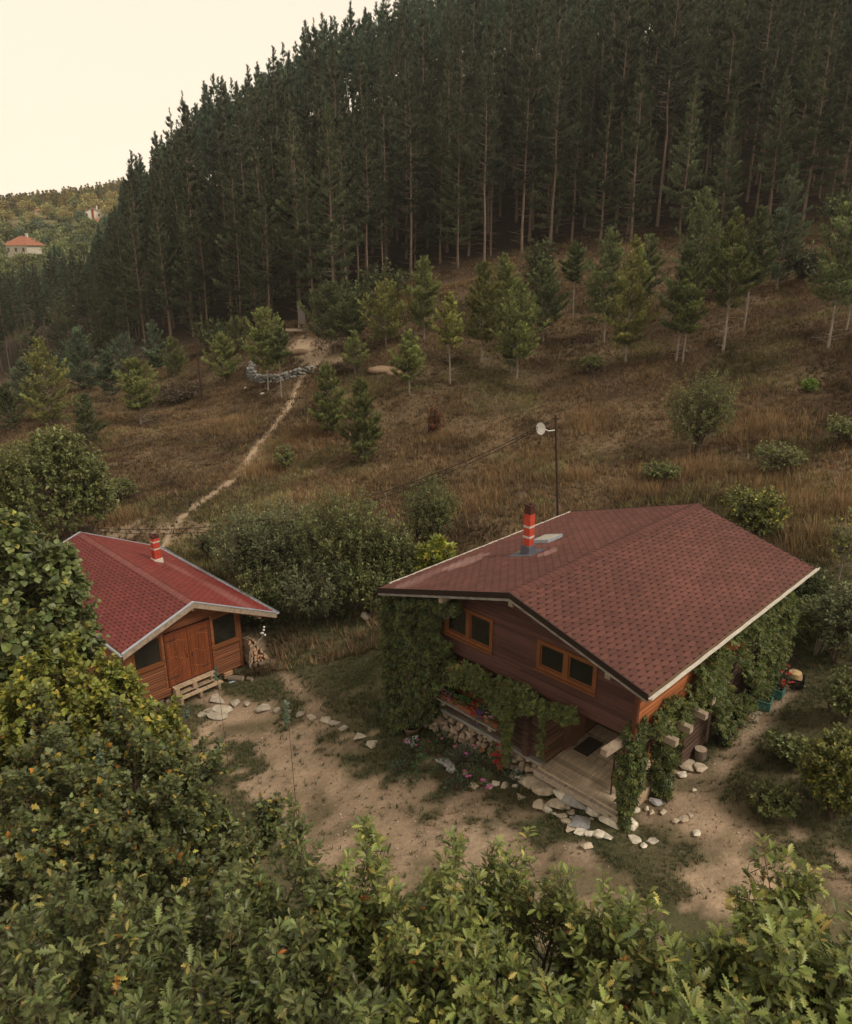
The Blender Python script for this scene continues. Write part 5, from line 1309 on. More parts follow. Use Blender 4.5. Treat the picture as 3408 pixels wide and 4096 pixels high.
for x, y, w, h, c, lab in [(190, 870, 150, 110, TAN, 'large tan boulder leaning against the front left end of the deck'), (265, 925, 150, 110, TAN, 'large flat tan boulder second along the deck edge'), (375, 980, 120, 100, WHI, 'blocky pale boulder before the middle of the deck edge'), (350, 1045, 110, 60, TAN, 'flatter rock lying just below the blocky pale boulder'),
                           (540, 1015, 190, 110, GRYC, 'long flat grey boulder along the middle of the deck edge'), (665, 1100, 120, 70, WHI, 'pale flat rock between the long grey boulder and the deck corner'), (800, 1175, 140, 115, WHI, 'large rounded white boulder left below the deck corner'), (955, 1210, 130, 100, WHI, 'large rounded white boulder right below the deck corner'),
                           (85, 850, 90, 60, WHI, 'pale angular rock left of the deck between the grey ones'), (40, 780, 70, 75, GRYC, 'upright grey rock at the lower left house corner post'), (120, 765, 80, 75, GRYC, 'squarish grey rock touching the end of the deck beam'), (560, 1200, 140, 80, BLUC, 'flat bluish slab lying on the ground before the white boulders'),
                           (1435, 735, 120, 70, TAN, 'flat tan slab at the right rear side of the deck'), (1535, 760, 80, 45, TAN, 'smaller flat slab beside the tree stump')]:
    q = zdp(x, y); rock(q[0], q[1], w / 8.22, h / 8.22, c, lab, 'boulder', .06 if 'slab' in lab else None, RB, cat='boulder')
for x, y, w, h, c in [(220, 1070, 90, 60, TAN), (285, 1105, 60, 50, WHI), (450, 1210, 90, 45, TAN), (480, 1255, 90, 50, TAN), (560, 1290, 90, 30, WHI), (640, 1305, 80, 45, WHI), (715, 1310, 90, 50, WHI), (785, 1330, 70, 40, WHI), (610, 1395, 80, 50, TAN), (885, 1095, 50, 50, WHI), (930, 1100, 50, 40, TAN), (1000, 1105, 70, 50, WHI), (1110, 1095, 40, 45, WHI), (1175, 1045, 80, 60, BLUC),
                      (1225, 975, 50, 40, WHI), (1405, 815, 80, 35, WHI), (1520, 1295, 60, 40, WHI), (1415, 1175, 80, 40, TAN), (1345, 1190, 60, 30, TAN), (60, 990, 80, 40, TAN), (650, 1180, 30, 40, TAN), (410, 1150, 70, 40, TAN), (20, 910, 40, 50, WHI), (1150, 1130, 50, 25, TAN), (1490, 940, 30, 30, WHI), (480, 1130, 60, 30, TAN), (345, 1140, 40, 30, TAN), (1010, 1350, 90, 25, WHI), (1150, 1360, 80, 25, WHI),
                      (1080, 1400, 60, 20, WHI), (1240, 1120, 50, 30, TAN), (1460, 1150, 40, 25, TAN), (600, 1060, 60, 40, TAN), (450, 1080, 50, 40, TAN), (500, 1180, 50, 30, GRYC)]:
    q = zdp(x, y); rock(q[0], q[1], w / 8.22, h / 8.22, c, LAB1, 'rock', None if h > 42 else .04, RB)
zfp = lambda x, y: (400 + x / 10.75, 650 + y / 10.75)
for x, y, w, h, lab in [(475, 1205, 150, 130, 'largest craggy grey rock in the flower bed'), (555, 1275, 85, 90, 'smaller craggy grey rock right of the largest in the flower bed'), (168, 935, 60, 65, 'craggy grey rock beside the round basket'), (90, 985, 90, 60, 'low grey rock at the left end of the flower bed'), (145, 1015, 60, 60, 'third grey rock at the left end of the flower bed')]:
    q = zfp(x, y); rock(q[0], q[1], w / 10.75, h / 10.75, (.36, .35, .335), lab, 'rock', None, RB)
for x, y, w, h in [(1020, 1430, 80, 70), (1130, 1450, 90, 60), (1225, 1360, 80, 70), (1265, 1290, 80, 80), (1370, 1265, 100, 90), (1315, 1375, 110, 70), (800, 1450, 90, 60), (910, 1420, 80, 50), (700, 1320, 60, 40), (1180, 1250, 80, 60), (1110, 1210, 70, 70), (1180, 1170, 70, 45), (1250, 1185, 60, 50), (960, 1460, 60, 40), (1390, 1330, 60, 40), (1120, 1100, 60, 60)]:
    q = zfp(x, y); rock(q[0], q[1], w / 10.75, h / 10.75, random.choice([GRYC, TAN, WHI]), 'grey or tan rock of the row that edges the flower bed', 'rock', None, RB)
SS = 'stepping stones across the grass'
zs = lambda x, y: (175 + x / 9.98, 650 + y / 9.98)
steps = [(430, 470, 140, 75), (610, 510, 80, 60), (725, 532, 60, 42), (880, 567, 115, 62), (1010, 597, 75, 35), (1140, 612, 60, 45), (1250, 638, 75, 45), (1370, 665, 80, 45), (1505, 690, 95, 45), (1600, 728, 90, 32), (1690, 785, 80, 45), (1840, 860, 110, 50), (1985, 915, 120, 90), (330, 600, 95, 60), (490, 570, 160, 62), (430, 645, 145, 62), (265, 640, 80, 50)]
words_ = ['stepping stone nearest the doorstep of the small cabin', 'second stepping stone from the doorstep', 'small third stepping stone from the doorstep', 'long white stepping stone, fourth from the doorstep', 'flat fifth stepping stone of the row', 'rounded sixth stepping stone of the row', 'seventh stepping stone of the row', 'notched eighth stepping stone beside the earth trail', 'ninth stepping stone, just past the earth trail', 'thin tenth stepping stone of the row', 'eleventh stepping stone of the row', 'last but one stepping stone, towards the large house', 'last and roundest stepping stone, near the creeper curtain', 'left slab of the paving before the doorstep', 'widest slab of the paving before the doorstep', 'front slab of the paving before the doorstep', 'leftmost slab half under the hazel leaves']
for (x, y, w, h), l_ in zip(steps, words_):
    q = zs(x, y); rock(q[0], q[1], w / 9.98 * 1.05, h / 9.98, (.40, .345, .275), l_, 'stepping_stone', .055 if h > 50 else .07, SS, cat='stepping stone', lift=.3)
# loose pebbles in the trodden earth
def k_peb(x, y):
    d, t, g = ground_mask(x, y); return in_view(x, y) & off_house(x, y) & (rng.random(len(x)) < .1 + d)
px_, py_ = rng.uniform(-14, 16, 15000), rng.uniform(11, 30, 15000); k = k_peb(px_, py_); px_, py_ = px_[k], py_[k]; pz_ = height(px_, py_) - .05
tm, tf = rock_mesh((1, .8, .5), np.random.default_rng(1), 8); m = MB()
sz = .012 + .035 * rng.random(len(px_)) ** 4; an = rng.uniform(0, 6.28, len(px_)); cs, sn = np.cos(an), np.sin(an)
V = np.stack([(tm[None, :, 0] * cs[:, None] - tm[None, :, 1] * sn[:, None]) * sz[:, None] + px_[:, None], (tm[None, :, 0] * sn[:, None] + tm[None, :, 1] * cs[:, None]) * sz[:, None] + py_[:, None], tm[None, :, 2] * sz[:, None] + pz_[:, None] + .01], -1)
m.add(V.reshape(-1, 3), [(np.arange(len(px_))[:, None, None] * len(tm) + tf[0][None]).reshape(-1, 3)], np.repeat(np.array([.36, .28, .21]) * np.exp(rng.normal(0, .25, (len(px_), 1))), len(tm), 0))
tag(m.build('pebbles', M_stone), 'small pebbles scattered over the trodden earth', 'pebbles', kind='stuff')

# ------------------------------------------------------------------ flower shelf, bed and pots
def blossoms(parent, pts, colr, size, name='blossom'):
    m = MB(); T5 = []; 
    P = np.repeat(np.asarray(pts), 5, 0); a = np.tile(np.arange(5) * 1.257, len(pts)); n = len(P)
    scatter(m, QUAD, P, unit(np.stack([np.cos(a), np.sin(a), 0.25 + 0 * a], -1)), np.tile([0, -.3, 1.], (n, 1)), size, jit(colr, n, .15, .05)); return m.build(name, M_leaf, parent)
PINK, RED, PURP, ORG, LPK = (.62, .16, .42), (.50, .012, .012), (.13, .035, .30), (.70, .20, .03), (.68, .32, .38)
sh = empty('flower_shelf', HM.w(-1.64, .6, 1.05), HM.yaw - R(90), 'weathered wall shelf under the lower window carrying the flower boxes', 'shelf')
m = MB(); m.box(-1.04, 1.04, -.20, -.03, .03, .065, (.5, .5, .5)); m.box(-1.04, 1.04, -.025, .12, .03, .064); m.build('board', M_greywood, sh)
for a in (-.85, .80): m = MB(); m.box(a - .05, a + .05, -.16, .30, -.10, .029); m.build('bracket', M_oldwood, sh)
M_terra = mat('terracotta', (.23, .07, .035), rough=.7, nscale=9, namt=.2)
def planter(a, w, label, fl, green, hang=0):
    """a trough on the shelf; fl: list of (colour, count, size)"""
    root = empty('flower_box', HM.w(a, .53, 1.118), HM.yaw - R(90), label, 'flower box', 'flower boxes on the wall shelf')
    m = MB(); m.hexa([(-w, -.07, 0), (w, -.07, 0), (w, .07, 0), (-w, .07, 0)], [(-w - .02, -.09, .13), (w + .02, -.09, .13), (w + .02, .09, .13), (-w - .02, .09, .13)]); m.box(-w - .03, w + .03, -.10, .10, .131, .15); m.build('trough', M_terra, root)
    n = int(150 * w / .25); P = rng.normal(0, 1, (n, 3)) * [w * .55, .09, .07] + [0, -.02, .24]; P[:, 2] -= hang * (P[:, 1] < -.08) * rng.random(n) * .3
    c = MB(); scatter(c, SMALL, P, unit(P - [0, 0, .1] + rng.normal(0, .1, (n, 3))), unit(rng.normal(0, .4, (n, 3)) + [0, -.3, 1]), .075, palette(green, n)); c.build('foliage', M_leaf, root)
    for colr, k, s_, ac in fl:
        Q = rng.normal(0, 1, (k, 3)) * [w * .35, .07, .06] + [ac, -.08, .30]; Q[:, 2] -= hang * rng.random(k) * .35; blossoms(root, Q, colr, s_)
    return root
GL = [(3, (.08, .13, .05)), (2, (.12, .17, .07))]
planter(-2.35, .22, 'leftmost flower box on the shelf with hanging pink petunias', [(PINK, 22, .055, 0)], GL, .9)
planter(-1.75, .27, 'second flower box with green parsley and red blossoms at its end', [(RED, 7, .06, .25)], [(1, (.07, .15, .04))], .2)
planter(-1.20, .20, 'third flower box with red and purple blossoms', [(RED, 9, .06, -.16), (PURP, 26, .05, .06)], GL, .8)
planter(-.80, .20, 'rightmost flower box with pale pink blossoms', [(LPK, 12, .055, -.05)], GL, .4)
def potplant(a, b, z, rad, label, pal, fl=None, sc_=1.0, nm='potted_plant', potm=None, T=SMALL, ls=.07, n=160):
    root = empty(nm, HM.w(a, b, z), HM.yaw - R(90), label, 'potted plant')
    m = MB(); m.tube([(0, 0, 0), (0, 0, rad * 1.2)], [rad * .7, rad], 12); m.tube([(0, 0, rad * 1.2), (0, 0, rad * 1.45)], [rad * 1.1, rad * 1.1], 12); m.build('pot', potm or M_terra, root)
    P = rng.normal(0, 1, (n, 3)) * rad * 1.0 * sc_ * np.array([1, 1, .8]) + [0, 0, rad * 2.2]
    c = MB(); scatter(c, T, P, unit(P - [0, 0, rad] + rng.normal(0, .05, (n, 3))), unit(rng.normal(0, .4, (n, 3)) + [0, 0, 1]), ls, palette(pal, n)); c.build('foliage', M_leaf, root)
    if fl: Q = rng.normal(0, 1, (fl[1], 3)) * rad * .9 + [0, -rad * .4, rad * 3]; blossoms(root, Q, fl[0], fl[2])
    return root
potplant(-2.72, .42, 1.118, .09, 'potted variegated geranium on the left end of the shelf', [(1, (.30, .34, .20)), (1, (.16, .24, .10))], (RED, 3, .06))
potplant(-.52, .55, -.05, .13, 'pot of red geraniums standing by the creeper stem', GL, (RED, 10, .075), 1.1)
# plants of the flower bed
def bedplant(px, py, w, h, label, pal, fl=(), n=110, ls=.075, T=SMALL, nm='garden_plant', up=.7):
    b = gp(px, py); fw = project(b)[2]; r = w / 2 * fw / F; H = h * fw / F
    root = empty(nm, b, 0, label, 'garden plant', 'plants of the flower bed')
    d = unit(rng.normal(size=(n, 3))); P = d * [r, r, H * .5] * rng.random((n, 1)) ** .4 + [0, 0, H * .5]; P[:, 2] = np.abs(P[:, 2])
    w_ = MB(); k = n // 5; w_.segs(np.zeros((k, 3)), P[:k], .008, .003, 3); w_.build('stems', M_twig, root)
    c = MB(); scatter(c, T, P, unit(d + [0, 0, up] + rng.normal(0, .3, (n, 3))), unit(rng.normal(0, .4, (n, 3)) + [0, -.2, 1]), ls * np.exp(rng.normal(0, .2, n)), palette(pal, n)); c.build('foliage', M_leaf, root)
    for colr, k, s_ in fl:
        dd = unit(rng.normal(size=(k, 3)) + [0, -.5, .8]); blossoms(root, dd * [r, r, H * .5] + [0, 0, H * .55], colr, s_)
BG1 = [(4, (.060, .095, .040)), (3, (.085, .125, .055)), (1, (.12, .13, .05))]; BG2 = [(3, (.05, .08, .045)), (2, (.075, .11, .065))]
for a_ in [(412, 752, 20, 14, 'low reddish flowered plant beside the round basket', BG2, [(PINK, 5, .05)]), (430, 756, 22, 18, 'bushy plant left of the bed under the stone footing', BG1, [(RED, 2, .04)]), (424, 772, 28, 16, 'spreading leafy green plant at the left of the flower bed', [(1, (.055, .115, .050)), (1, (.08, .14, .06))], []), (448, 768, 24, 16, 'dark leafy plant behind the largest craggy rock', BG2, []),
           (466, 762, 26, 20, 'dark rose bush in the middle of the bed', BG2, [(PINK, 3, .06)]), (470, 782, 26, 18, 'rose bush with pink blooms at the front of the bed', BG1, [(PINK, 3, .06)]), (484, 770, 22, 22, 'rose bush with an orange bloom', BG1, [(ORG, 1, .08)]), (482, 786, 24, 16, 'leafy plant with large pink roses right of the front', BG1, [(PINK, 3, .075)]), (456, 790, 26, 12, 'low dark plant at the front edge of the bed', BG2, []),
           (497, 764, 20, 24, 'tall leafy plant near the creeper stem', BG1, [(RED, 1, .07)]), (440, 744, 22, 14, 'low plant under the stone footing', BG1, [(PINK, 2, .05)]), (398, 770, 20, 8, 'low silvery plant at the left tip of the bed', BG2, []), (410, 782, 22, 10, 'grass like plant at the lower left of the bed', BG1, []), (512, 782, 20, 12, 'short dark plant between rocks near the deck', BG2, [])]:
    bedplant(*a_[:6], fl=a_[6])
b = gp(463, 760); root = empty('dry_bush', b, 0, 'leafless dry grey bush in the flower bed', 'dry bush'); m = MB(); k = 90; d = unit(rng.normal(size=(k, 3)) * [1, 1, .6] + [0, 0, 1.1]); m.segs(d * .1, d * rng.uniform(.35, .62, (k, 1)), .008, .003, 3, (.5, .5, .5)); m.build('twigs', M_barkpale, root)
bsk = gp(*zfp(125, 872)); root = empty('round_basket', bsk, 0, 'round planter basket with herbs at the left of the flower bed', 'basket')
m = MB(); m.tube([(0, 0, 0), (0, 0, .18)], [.20, .26], 18, cap=False); m.tube([(.26 * math.cos(t_), .26 * math.sin(t_), .18) for t_ in np.linspace(0, 6.28, 24)], .02, 5); m.build('rim', mat('wicker', (.18, .12, .07), rough=.9, nscale=30, namt=.4), root)
m = MB(); m.tube([(0, 0, .05), (0, 0, .14)], [.22, .24], 18); m.build('soil', mat('soil', (.05, .04, .03), rough=1), root)
n = 120; P = np.c_[rng.uniform(-.16, .16, (n, 2)), np.full(n, .16)]; c = MB(); scatter(c, SMALL, P, unit(rng.normal(0, .5, (n, 3)) + [0, 0, .8]), unit(rng.normal(0, .5, (n, 3)) + [0, 0, 1]), .06, palette(GL, n)); c.build('herbs', M_leaf, root)

# ------------------------------------------------------------------ things beside the house
def at_house(a, b): p = HM.w(a, b, 0); p[2] = hz(p[0], p[1]); return p
# black bucket
root = empty('bucket', at_house(3.30, 4.95), 0, 'large black plastic tub standing at the rear end of the deck', 'bucket')
m = MB(); m.tube([(0, 0, 0), (0, 0, .36)], [.17, .225], 20, cap=False); m.tube([(0, 0, 0.002), (0, 0, .01)], [.17, .17], 20); m.tube([(0, 0, .30), (0, 0, .36)], [.235, .245], 20, cap=False); m.tube([(0, 0, .355), (0, 0, .05)], [.215, .165], 20, cap=False); m.build('tub', M_plastic, root)
m = MB(); m.tube([(.235 * math.cos(t_), .235 * math.sin(t_), .35) for t_ in np.linspace(0, 6.28, 24)], .014, 5); m.build('rim', M_plastic, root)
# stump
p = at_house(3.12, 4.05); root = empty('tree_stump', p, 0, 'short grey tree stump beside the rear right side of the deck', 'stump')
m = MB(); m.tube([(0, 0, -.1), (0, 0, .27)], [.16, .15], 14, (.5, .5, .5), cap=False); m.build('bark', mat('stump_bark', (.14, .11, .085), rough=.95, nscale=8, namt=.4, bump=.5), root)
m = MB(); m.tube([(0, 0, .2), (0, 0, .272)], [.149, .149], 14, (.34, .27, .20)); m.build('cut_face', M_log, root)
# bench on the deck
root = empty('bench', HM.w(2.38, 2.1, ZD), HM.yaw - R(90), 'low varnished wooden bench on the deck behind the corner creeper', 'bench')
M_var = mat('varnished_wood', (.27, .115, .045), rough=.4, spec=.5, nscale=6, namt=.25, nstretch=(4, .6, 4))
m = MB(); 
for k in range(2): m.box(-.14 + k * .145, -.003 + k * .145, -.75, .75, .40, .435)
m.build('seat', M_var, root)
for y_ in (-.6, .6):
    for s_ in (-1, 1): m = MB(); m.bar((s_ * .04, y_, .398), (s_ * .17, y_, .0), .05, .035, up=(0, 1, 0)); m.build('leg', M_var, root)
    m = MB(); m.bar((-.10, y_ + .03, .18), (.10, y_ + .03, .18), .03, .03); m.build('stretcher', M_var, root)
# dark wooden table and chair in the shade of the porch
root = empty('porch_table', HM.w(2.1, 3.0, ZD) * [1, 1, 1], HM.yaw - R(90), 'dark wooden table standing in the shade of the porch', 'table')
M_dkw = mat('dark_wood', (.05, .022, .014), rough=.5, spec=.4)
m = MB(); m.box(-.35, .35, -.45, .40, .70, .74); m.build('table_top', M_dkw, root)
for s_ in (-1, 1):
    for y_ in (-.4, .35): m = MB(); m.box(s_ * .30 - .03, s_ * .30 + .03, y_ - .03, y_ + .03, 0, .699); m.build('leg', M_dkw, root)
root = empty('wooden_chair', HM.w(2.42, 1.35, ZD), HM.yaw - R(65), 'dark wooden chair at the deck corner, half behind the creeper', 'chair')
m = MB(); m.box(-.2, .2, -.2, .2, .42, .45); m.build('seat', M_dkw, root)
for x_ in (-.17, .17):
    for y_ in (-.17, .17): m = MB(); m.box(x_ - .018, x_ + .018, y_ - .018, y_ + .018, 0, .419); m.build('leg', M_dkw, root)
m = MB(); m.box(-.2, -.16, .19, .22, .45, .92); m.box(.16, .2, .19, .22, .45, .92); m.box(-.16, .16, .195, .215, .72, .90); m.build('backrest', M_dkw, root)
m = MB(); m.box(-.38, .38, -.22, .22, 0, .012, (.075, .062, .05)); o = m.build('door_mat', M_col); o.location = tuple(HM.w(.95, 2.3, ZD + .004)); o.rotation_euler = (0, 0, HM.yaw); tag(o, 'dark brown door mat on the deck before the porch door', 'door mat')
# crates and pots by the path
def crate(a, b, label, colr, w=.30, d=.20, h=.24, rot=0, nm='crate'):
    root = empty(nm, at_house(a, b), HM.yaw - R(90) + rot, label, 'crate'); M_c = mat('crate_plastic', colr, rough=.5, nscale=6, namt=.15)
    m = MB(); m.box(-w, w, -d, d, 0, .015)
    for z in np.arange(.02, h - .03, .05):
        m.box(-w, w, -d, -d + .012, z, z + .032); m.box(-w, w, d - .012, d, z, z + .032); m.box(-w, -w + .012, -d + .012, d - .012, z, z + .032); m.box(w - .012, w, -d + .012, d - .012, z, z + .032)
    for x_ in (-w, -.02, w - .03):
        for y_ in (-d - .004, d - .008): m.box(x_, x_ + .03, y_, y_ + .012, 0, h)
    m.build('basket', M_c, root)
    m = MB(); 
    for (x0, x1, y0, y1) in ((-w - .012, w + .012, -d - .012, -d + .02), (-w - .012, w + .012, d - .02, d + .012), (-w - .012, -w + .02, -d + .02, d - .02), (w - .02, w + .012, -d + .02, d - .02)): m.box(x0, x1, y0, y1, h, h + .025)
    m.build('rim', M_c, root); return root
crate(3.35, 7.05, 'green plastic crate nearer the deck, standing by the narrow path', (.06, .17, .14), rot=.2)
crate(3.42, 7.75, 'green plastic crate farther along, behind the other green one', (.05, .15, .13), rot=.1)
dc = crate(3.75, 8.35, 'black crate holding a straw basket at the far end of the creeper', (.015, .015, .016), .26, .22, .26, rot=.3)
p = at_house(3.75, 8.35); root = empty('straw_basket', p + [0, 0, .03], 0, 'round straw basket sitting in the black crate', 'basket')
m = MB(); m.tube([(0, 0, 0), (0, 0, .2), (0, 0, .36)], [.15, .2, .19], 16, cap=False); m.build('side', mat('straw', (.42, .29, .15), rough=.9, nscale=40, namt=.3), root); m = MB(); m.tube([(0, 0, .3), (0, 0, .38), (0, 0, .41)], [.18, .17, .06], 14); m.build('lid', mat('straw_lid', (.50, .35, .18), rough=.9, nscale=30, namt=.25, bump=.5), root)
for a_, b_, lab, pal_, fl_, s_ in [(3.3, 7.4, 'pot of magenta flowers behind the green crates', GL, (PINK, 12, .05), 1.6), (3.45, 8.1, 'silvery leaved potted plant between crates and straw basket', [(1, (.26, .30, .26))], None, 1.7), (3.25, 6.6, 'feathery grey green potted plant left of the green crate', [(1, (.13, .17, .11))], (RED, 2, .07), 1.6), (3.3, 8.9, 'dark purple leaved potted plant at the far corner', [(1, (.10, .035, .06))], None, 1.5), (3.62, 8.0, 'pot of red flowers beside the black crate', GL, (RED, 10, .06), .8), (3.32, 6.1, 'leafy potted plant on the planks', GL, (RED, 2, .06), 1.4), (3.3, 5.5, 'green potted plant between tub and planks', GL, None, 1.3)]:
    p = at_house(a_, b_); potplant(a_, b_, p[2], .12, lab, pal_, fl_, s_)
p = at_house(3.42, 6.35); root = empty('plank_stack', p, HM.yaw - R(90) + .15, 'short stack of old planks and blocks beside the narrow path', 'planks')
for i, (x_, y_, z_, w_, l_) in enumerate([(0, 0, 0, .12, .42), (.16, .05, .0, .10, .40), (.02, .0, .06, .14, .36), (.12, .3, .0, .16, .22), (-.1, -.35, .0, .12, .25)]):
    m = MB(); m.box(x_ - w_ / 2, x_ + w_ / 2, y_ - l_ / 2, y_ + l_ / 2, z_, z_ + .055, (.5, .5, .5)); m.build('plank', M_oldwood, root)

# ------------------------------------------------------------------ beside the small cabin
FW = 'firewood stacked beside the small cabin'
g_ = random.Random(8); zbase = hz(*HS.w(2.35, .5, 0)[:2])
row = 0; z = zbase + .06
for row in range(11):
    nc = [6, 6, 5, 5, 4, 4, 3, 3, 3, 2, 2][row]
    for i in range(nc):
        r = g_.uniform(.058, .08); a = 2.12 + i * .135 + g_.uniform(-.015, .015); b0 = .28 + g_.uniform(-.05, .05)
        m = MB(); k = 7; rot = g_.uniform(0, 6.28); arc = g_.choice([3.14, 3.14, 2.2, 6.28]); c_ = np.array([g_.uniform(.42, .56), .31, .19])
        an = [rot + arc * j / k for j in range(k + (arc < 6))]; L = .42
        ring = [(r * math.cos(t_), r * math.sin(t_)) for t_ in an] + ([(0, 0)] if arc < 3 else [])
        n = len(ring); V = [(x_, -L / 2, y_) for x_, y_ in ring] + [(x_, L / 2, y_) for x_, y_ in ring]
        m.add(V, [tuple((j, (j + 1) % n, n + (j + 1) % n, n + j)) for j in range(n)], np.array([.22, .15, .10]))
        m.add(V, [tuple(range(n))[::-1], tuple(range(n, 2 * n))], c_)
        o = m.build('split_log', M_log); o.location = tuple(HS.w(a, b0 + .05, z)); o.rotation_euler = (0, 0, HS.yaw - R(90) + g_.uniform(-.08, .08)); tag(o, 'split firewood log in the stack beside the small cabin', 'log', FW)
    z += .105
m = MB(); pts = [HS.w(2.02, .12, zbase - .1), HS.w(1.98, .10, zbase + .3), HS.w(2.02, .08, zbase + .7), HS.w(2.22, .05, zbase + .95), HS.w(2.5, .02, zbase + 1.12), HS.w(2.62, 0, zbase + 1.3)]
m.tube([np.array(q) for q in pts], [.045, .04, .035, .03, .022, .012], 7); tag(m.build('driftwood', M_barkpale), 'pale bent branch leaning on the firewood stack', 'branch')
root = empty('ball_garland', HS.w(2.62, 0, zbase + 1.3), 0, 'small white balls on the tip of the bent branch', 'garland')
for d_ in [(0, 0, .12), (-.05, 0, .0), (.03, 0, -.08), (-.10, .02, -.02), (.02, 0, .24)]:
    bm = bmesh.new(); bmesh.ops.create_icosphere(bm, subdivisions=2, radius=.042); me = bpy.data.meshes.new('ball'); bm.to_mesh(me); bm.free(); me.materials.append(M_whiteplastic); o = bpy.data.objects.new('ball', me); col.objects.link(o); o.parent = root; o.location = d_
for (a, b, L, r, rz, lab) in [(1.25, -.10, .55, .11, .9, 'thick round log lying on the ground before the small cabin'), (1.55, -.55, .22, .07, 1.2, 'short split log piece lying below the thick log'), (2.45, -.1, .35, .09, .4, 'bark covered log at the foot of the firewood stack')]:
    m = MB(); m.tube([(-L / 2, 0, 0), (0, .01, .005), (L / 2, 0, 0)], r, 12, (.15, .115, .085)); V = [(L / 2 + .004, r * .93 * math.cos(t_), r * .93 * math.sin(t_)) for t_ in np.linspace(0, 6.28, 13)[:-1]]; m.add(V, [tuple(range(12))], (.36, .28, .2))
    o = m.build('log', M_log); p = HS.w(a, b, 0); o.location = (p[0], p[1], hz(p[0], p[1]) + r * .8); o.rotation_euler = (0, 0, HS.yaw - R(90) - rz); tag(o, lab, 'log')
p = gp(229, 684); root = empty('plastic_bottle', p + [0, 0, .04], .5, 'empty clear plastic bottle lying in the grass by the small cabin', 'bottle')
m = MB(); m.tube([(0, 0, 0), (.16, 0, 0), (.2, 0, 0), (.23, 0, 0)], [.04, .04, .018, .014], 10); m.build('body', mat('pet', (.35, .42, .5), rough=.15, spec=.7), root); m = MB(); m.tube([(.231, 0, 0), (.25, 0, 0)], .016, 10); m.build('cap', M_whiteplastic, root)
p = gp(222, 665); m = MB(); [m.box(-.3 + .05 * i, .05 + .05 * i, -.05 + .1 * i, .03 + .1 * i, .02 + .035 * i, .05 + .035 * i, (.40, .25, .14)) for i in range(3)]; o = m.build('plank_offcuts', M_log); o.location = tuple(HS.w(1.3, .25, hz(*HS.w(1.3, .25, 0)[:2]) + .02)); o.rotation_euler = (0, 0, HS.yaw - R(90)); tag(o, 'plank offcuts pushed under the small cabin wall', 'planks')
rock(365, 616, 9, 12, (.42, .37, .30), 'lone pale stump like rock at the shrubs left of the large house', 'rock', lift=.6)

# ------------------------------------------------------------------ poles, dish, wires
pt = atY(555.5, 415, 30.0); pb_ = atY(557.8, 520, 30.2); gz_ = hz(pb_[0], pb_[1])
root = empty('antenna_pole', (pb_[0], pb_[1], gz_), 0, 'rusty steel pole with white dish behind the large house', 'pole')
rel = lambda P: np.asarray(P, float) - np.array([pb_[0], pb_[1], gz_])
d_ = (pt - pb_) / np.linalg.norm(pt - pb_); bot = pb_ - d_ * ((pb_[2] - gz_ + .3) / d_[2])
m = MB(); m.tube([rel(bot), rel(pt)], [.05, .045], 8); m.build('mast', M_rust, root)
m = MB(); q = rel(pt) - [0, 0, .15]; m.bar(q - [.12, 0, 0], q + [.12, 0, 0], .05, .05); m.bar(q - [.0, .06, .12], q - [0, .06, -.02], .06, .04); m.build('bracket', M_rust, root)
q = rel(pt) - [0, 0, .62]; m = MB(); m.tube([q, q + [-.25, -.05, -.02], q + [-.40, -.08, .06]], .02, 6); m.build('arm', M_whiteplastic, root)
ctr = q + [-.52, -.10, .10]; ax = unit(np.array([-.75, -.62, .05])); m = MB(); m.tube([ctr + ax * .00, ctr + ax * .035, ctr + ax * .07, ctr + ax * .09], [.04, .16, .235, .25], 20, cap=False); m.tube([ctr + ax * .089, ctr + ax * .075, ctr + ax * .06, ctr + ax * .02], [.25, .23, .15, .01], 20, cap=False); m.tube([ctr - ax * .12, ctr + ax * .0], [.05, .05], 10)
m.build('dish', M_whiteplastic, root)
def pole(px, pyb, pxt, pyt, label, r=.06, m_=None, T0=20, nm='utility_pole'):
    b = gp(px, pyb, T0); t_ = atY(pxt, pyt, b[1]); root = empty(nm, b, 0, label, 'pole'); m = MB(); m.tube([[0, 0, -.3], t_ - b], [r * 1.15, r], 7); m.build('mast', m_ or M_rust, root)
    m = MB(); q = t_ - b - [0, 0, r * 3]; m.bar(q - [r * 5, 0, 0], q + [r * 5, 0, 0], r, r); m.build('crossbar', m_ or M_rust, root); return b, t_
b2, t2 = pole(202.4, 401, 195.3, 337, 'leaning dark steel pole on the slope left of the rubble wall')
def wire(P, Q, sag, label, r=.014):
    t_ = np.linspace(0, 1, 26)[:, None]; C_ = P * (1 - t_) + Q * t_; C_[:, 2] -= sag * 4 * (t_ * (1 - t_))[:, 0]; o = MB().tube(C_ - C_[0], r, 4).build('power_line', M_cable); o.location = tuple(C_[0]); tag(o, label, 'cable')
hr = HS.w(.0, sRL, sZR + .25)
wire(pt - [0, 0, .12], hr, 1.6, 'twin cable sagging from the antenna pole to the small cabin')
wire(pt - [0, 0, .20], hr - [0, 0, .12], 1.75, 'lower strand of the cable between antenna pole and small cabin')
wire(t2 - [0, 0, .1], atY(85, 352, 84), 1.2, 'cable running from the leaning dark pole into the trees on the left', .02)

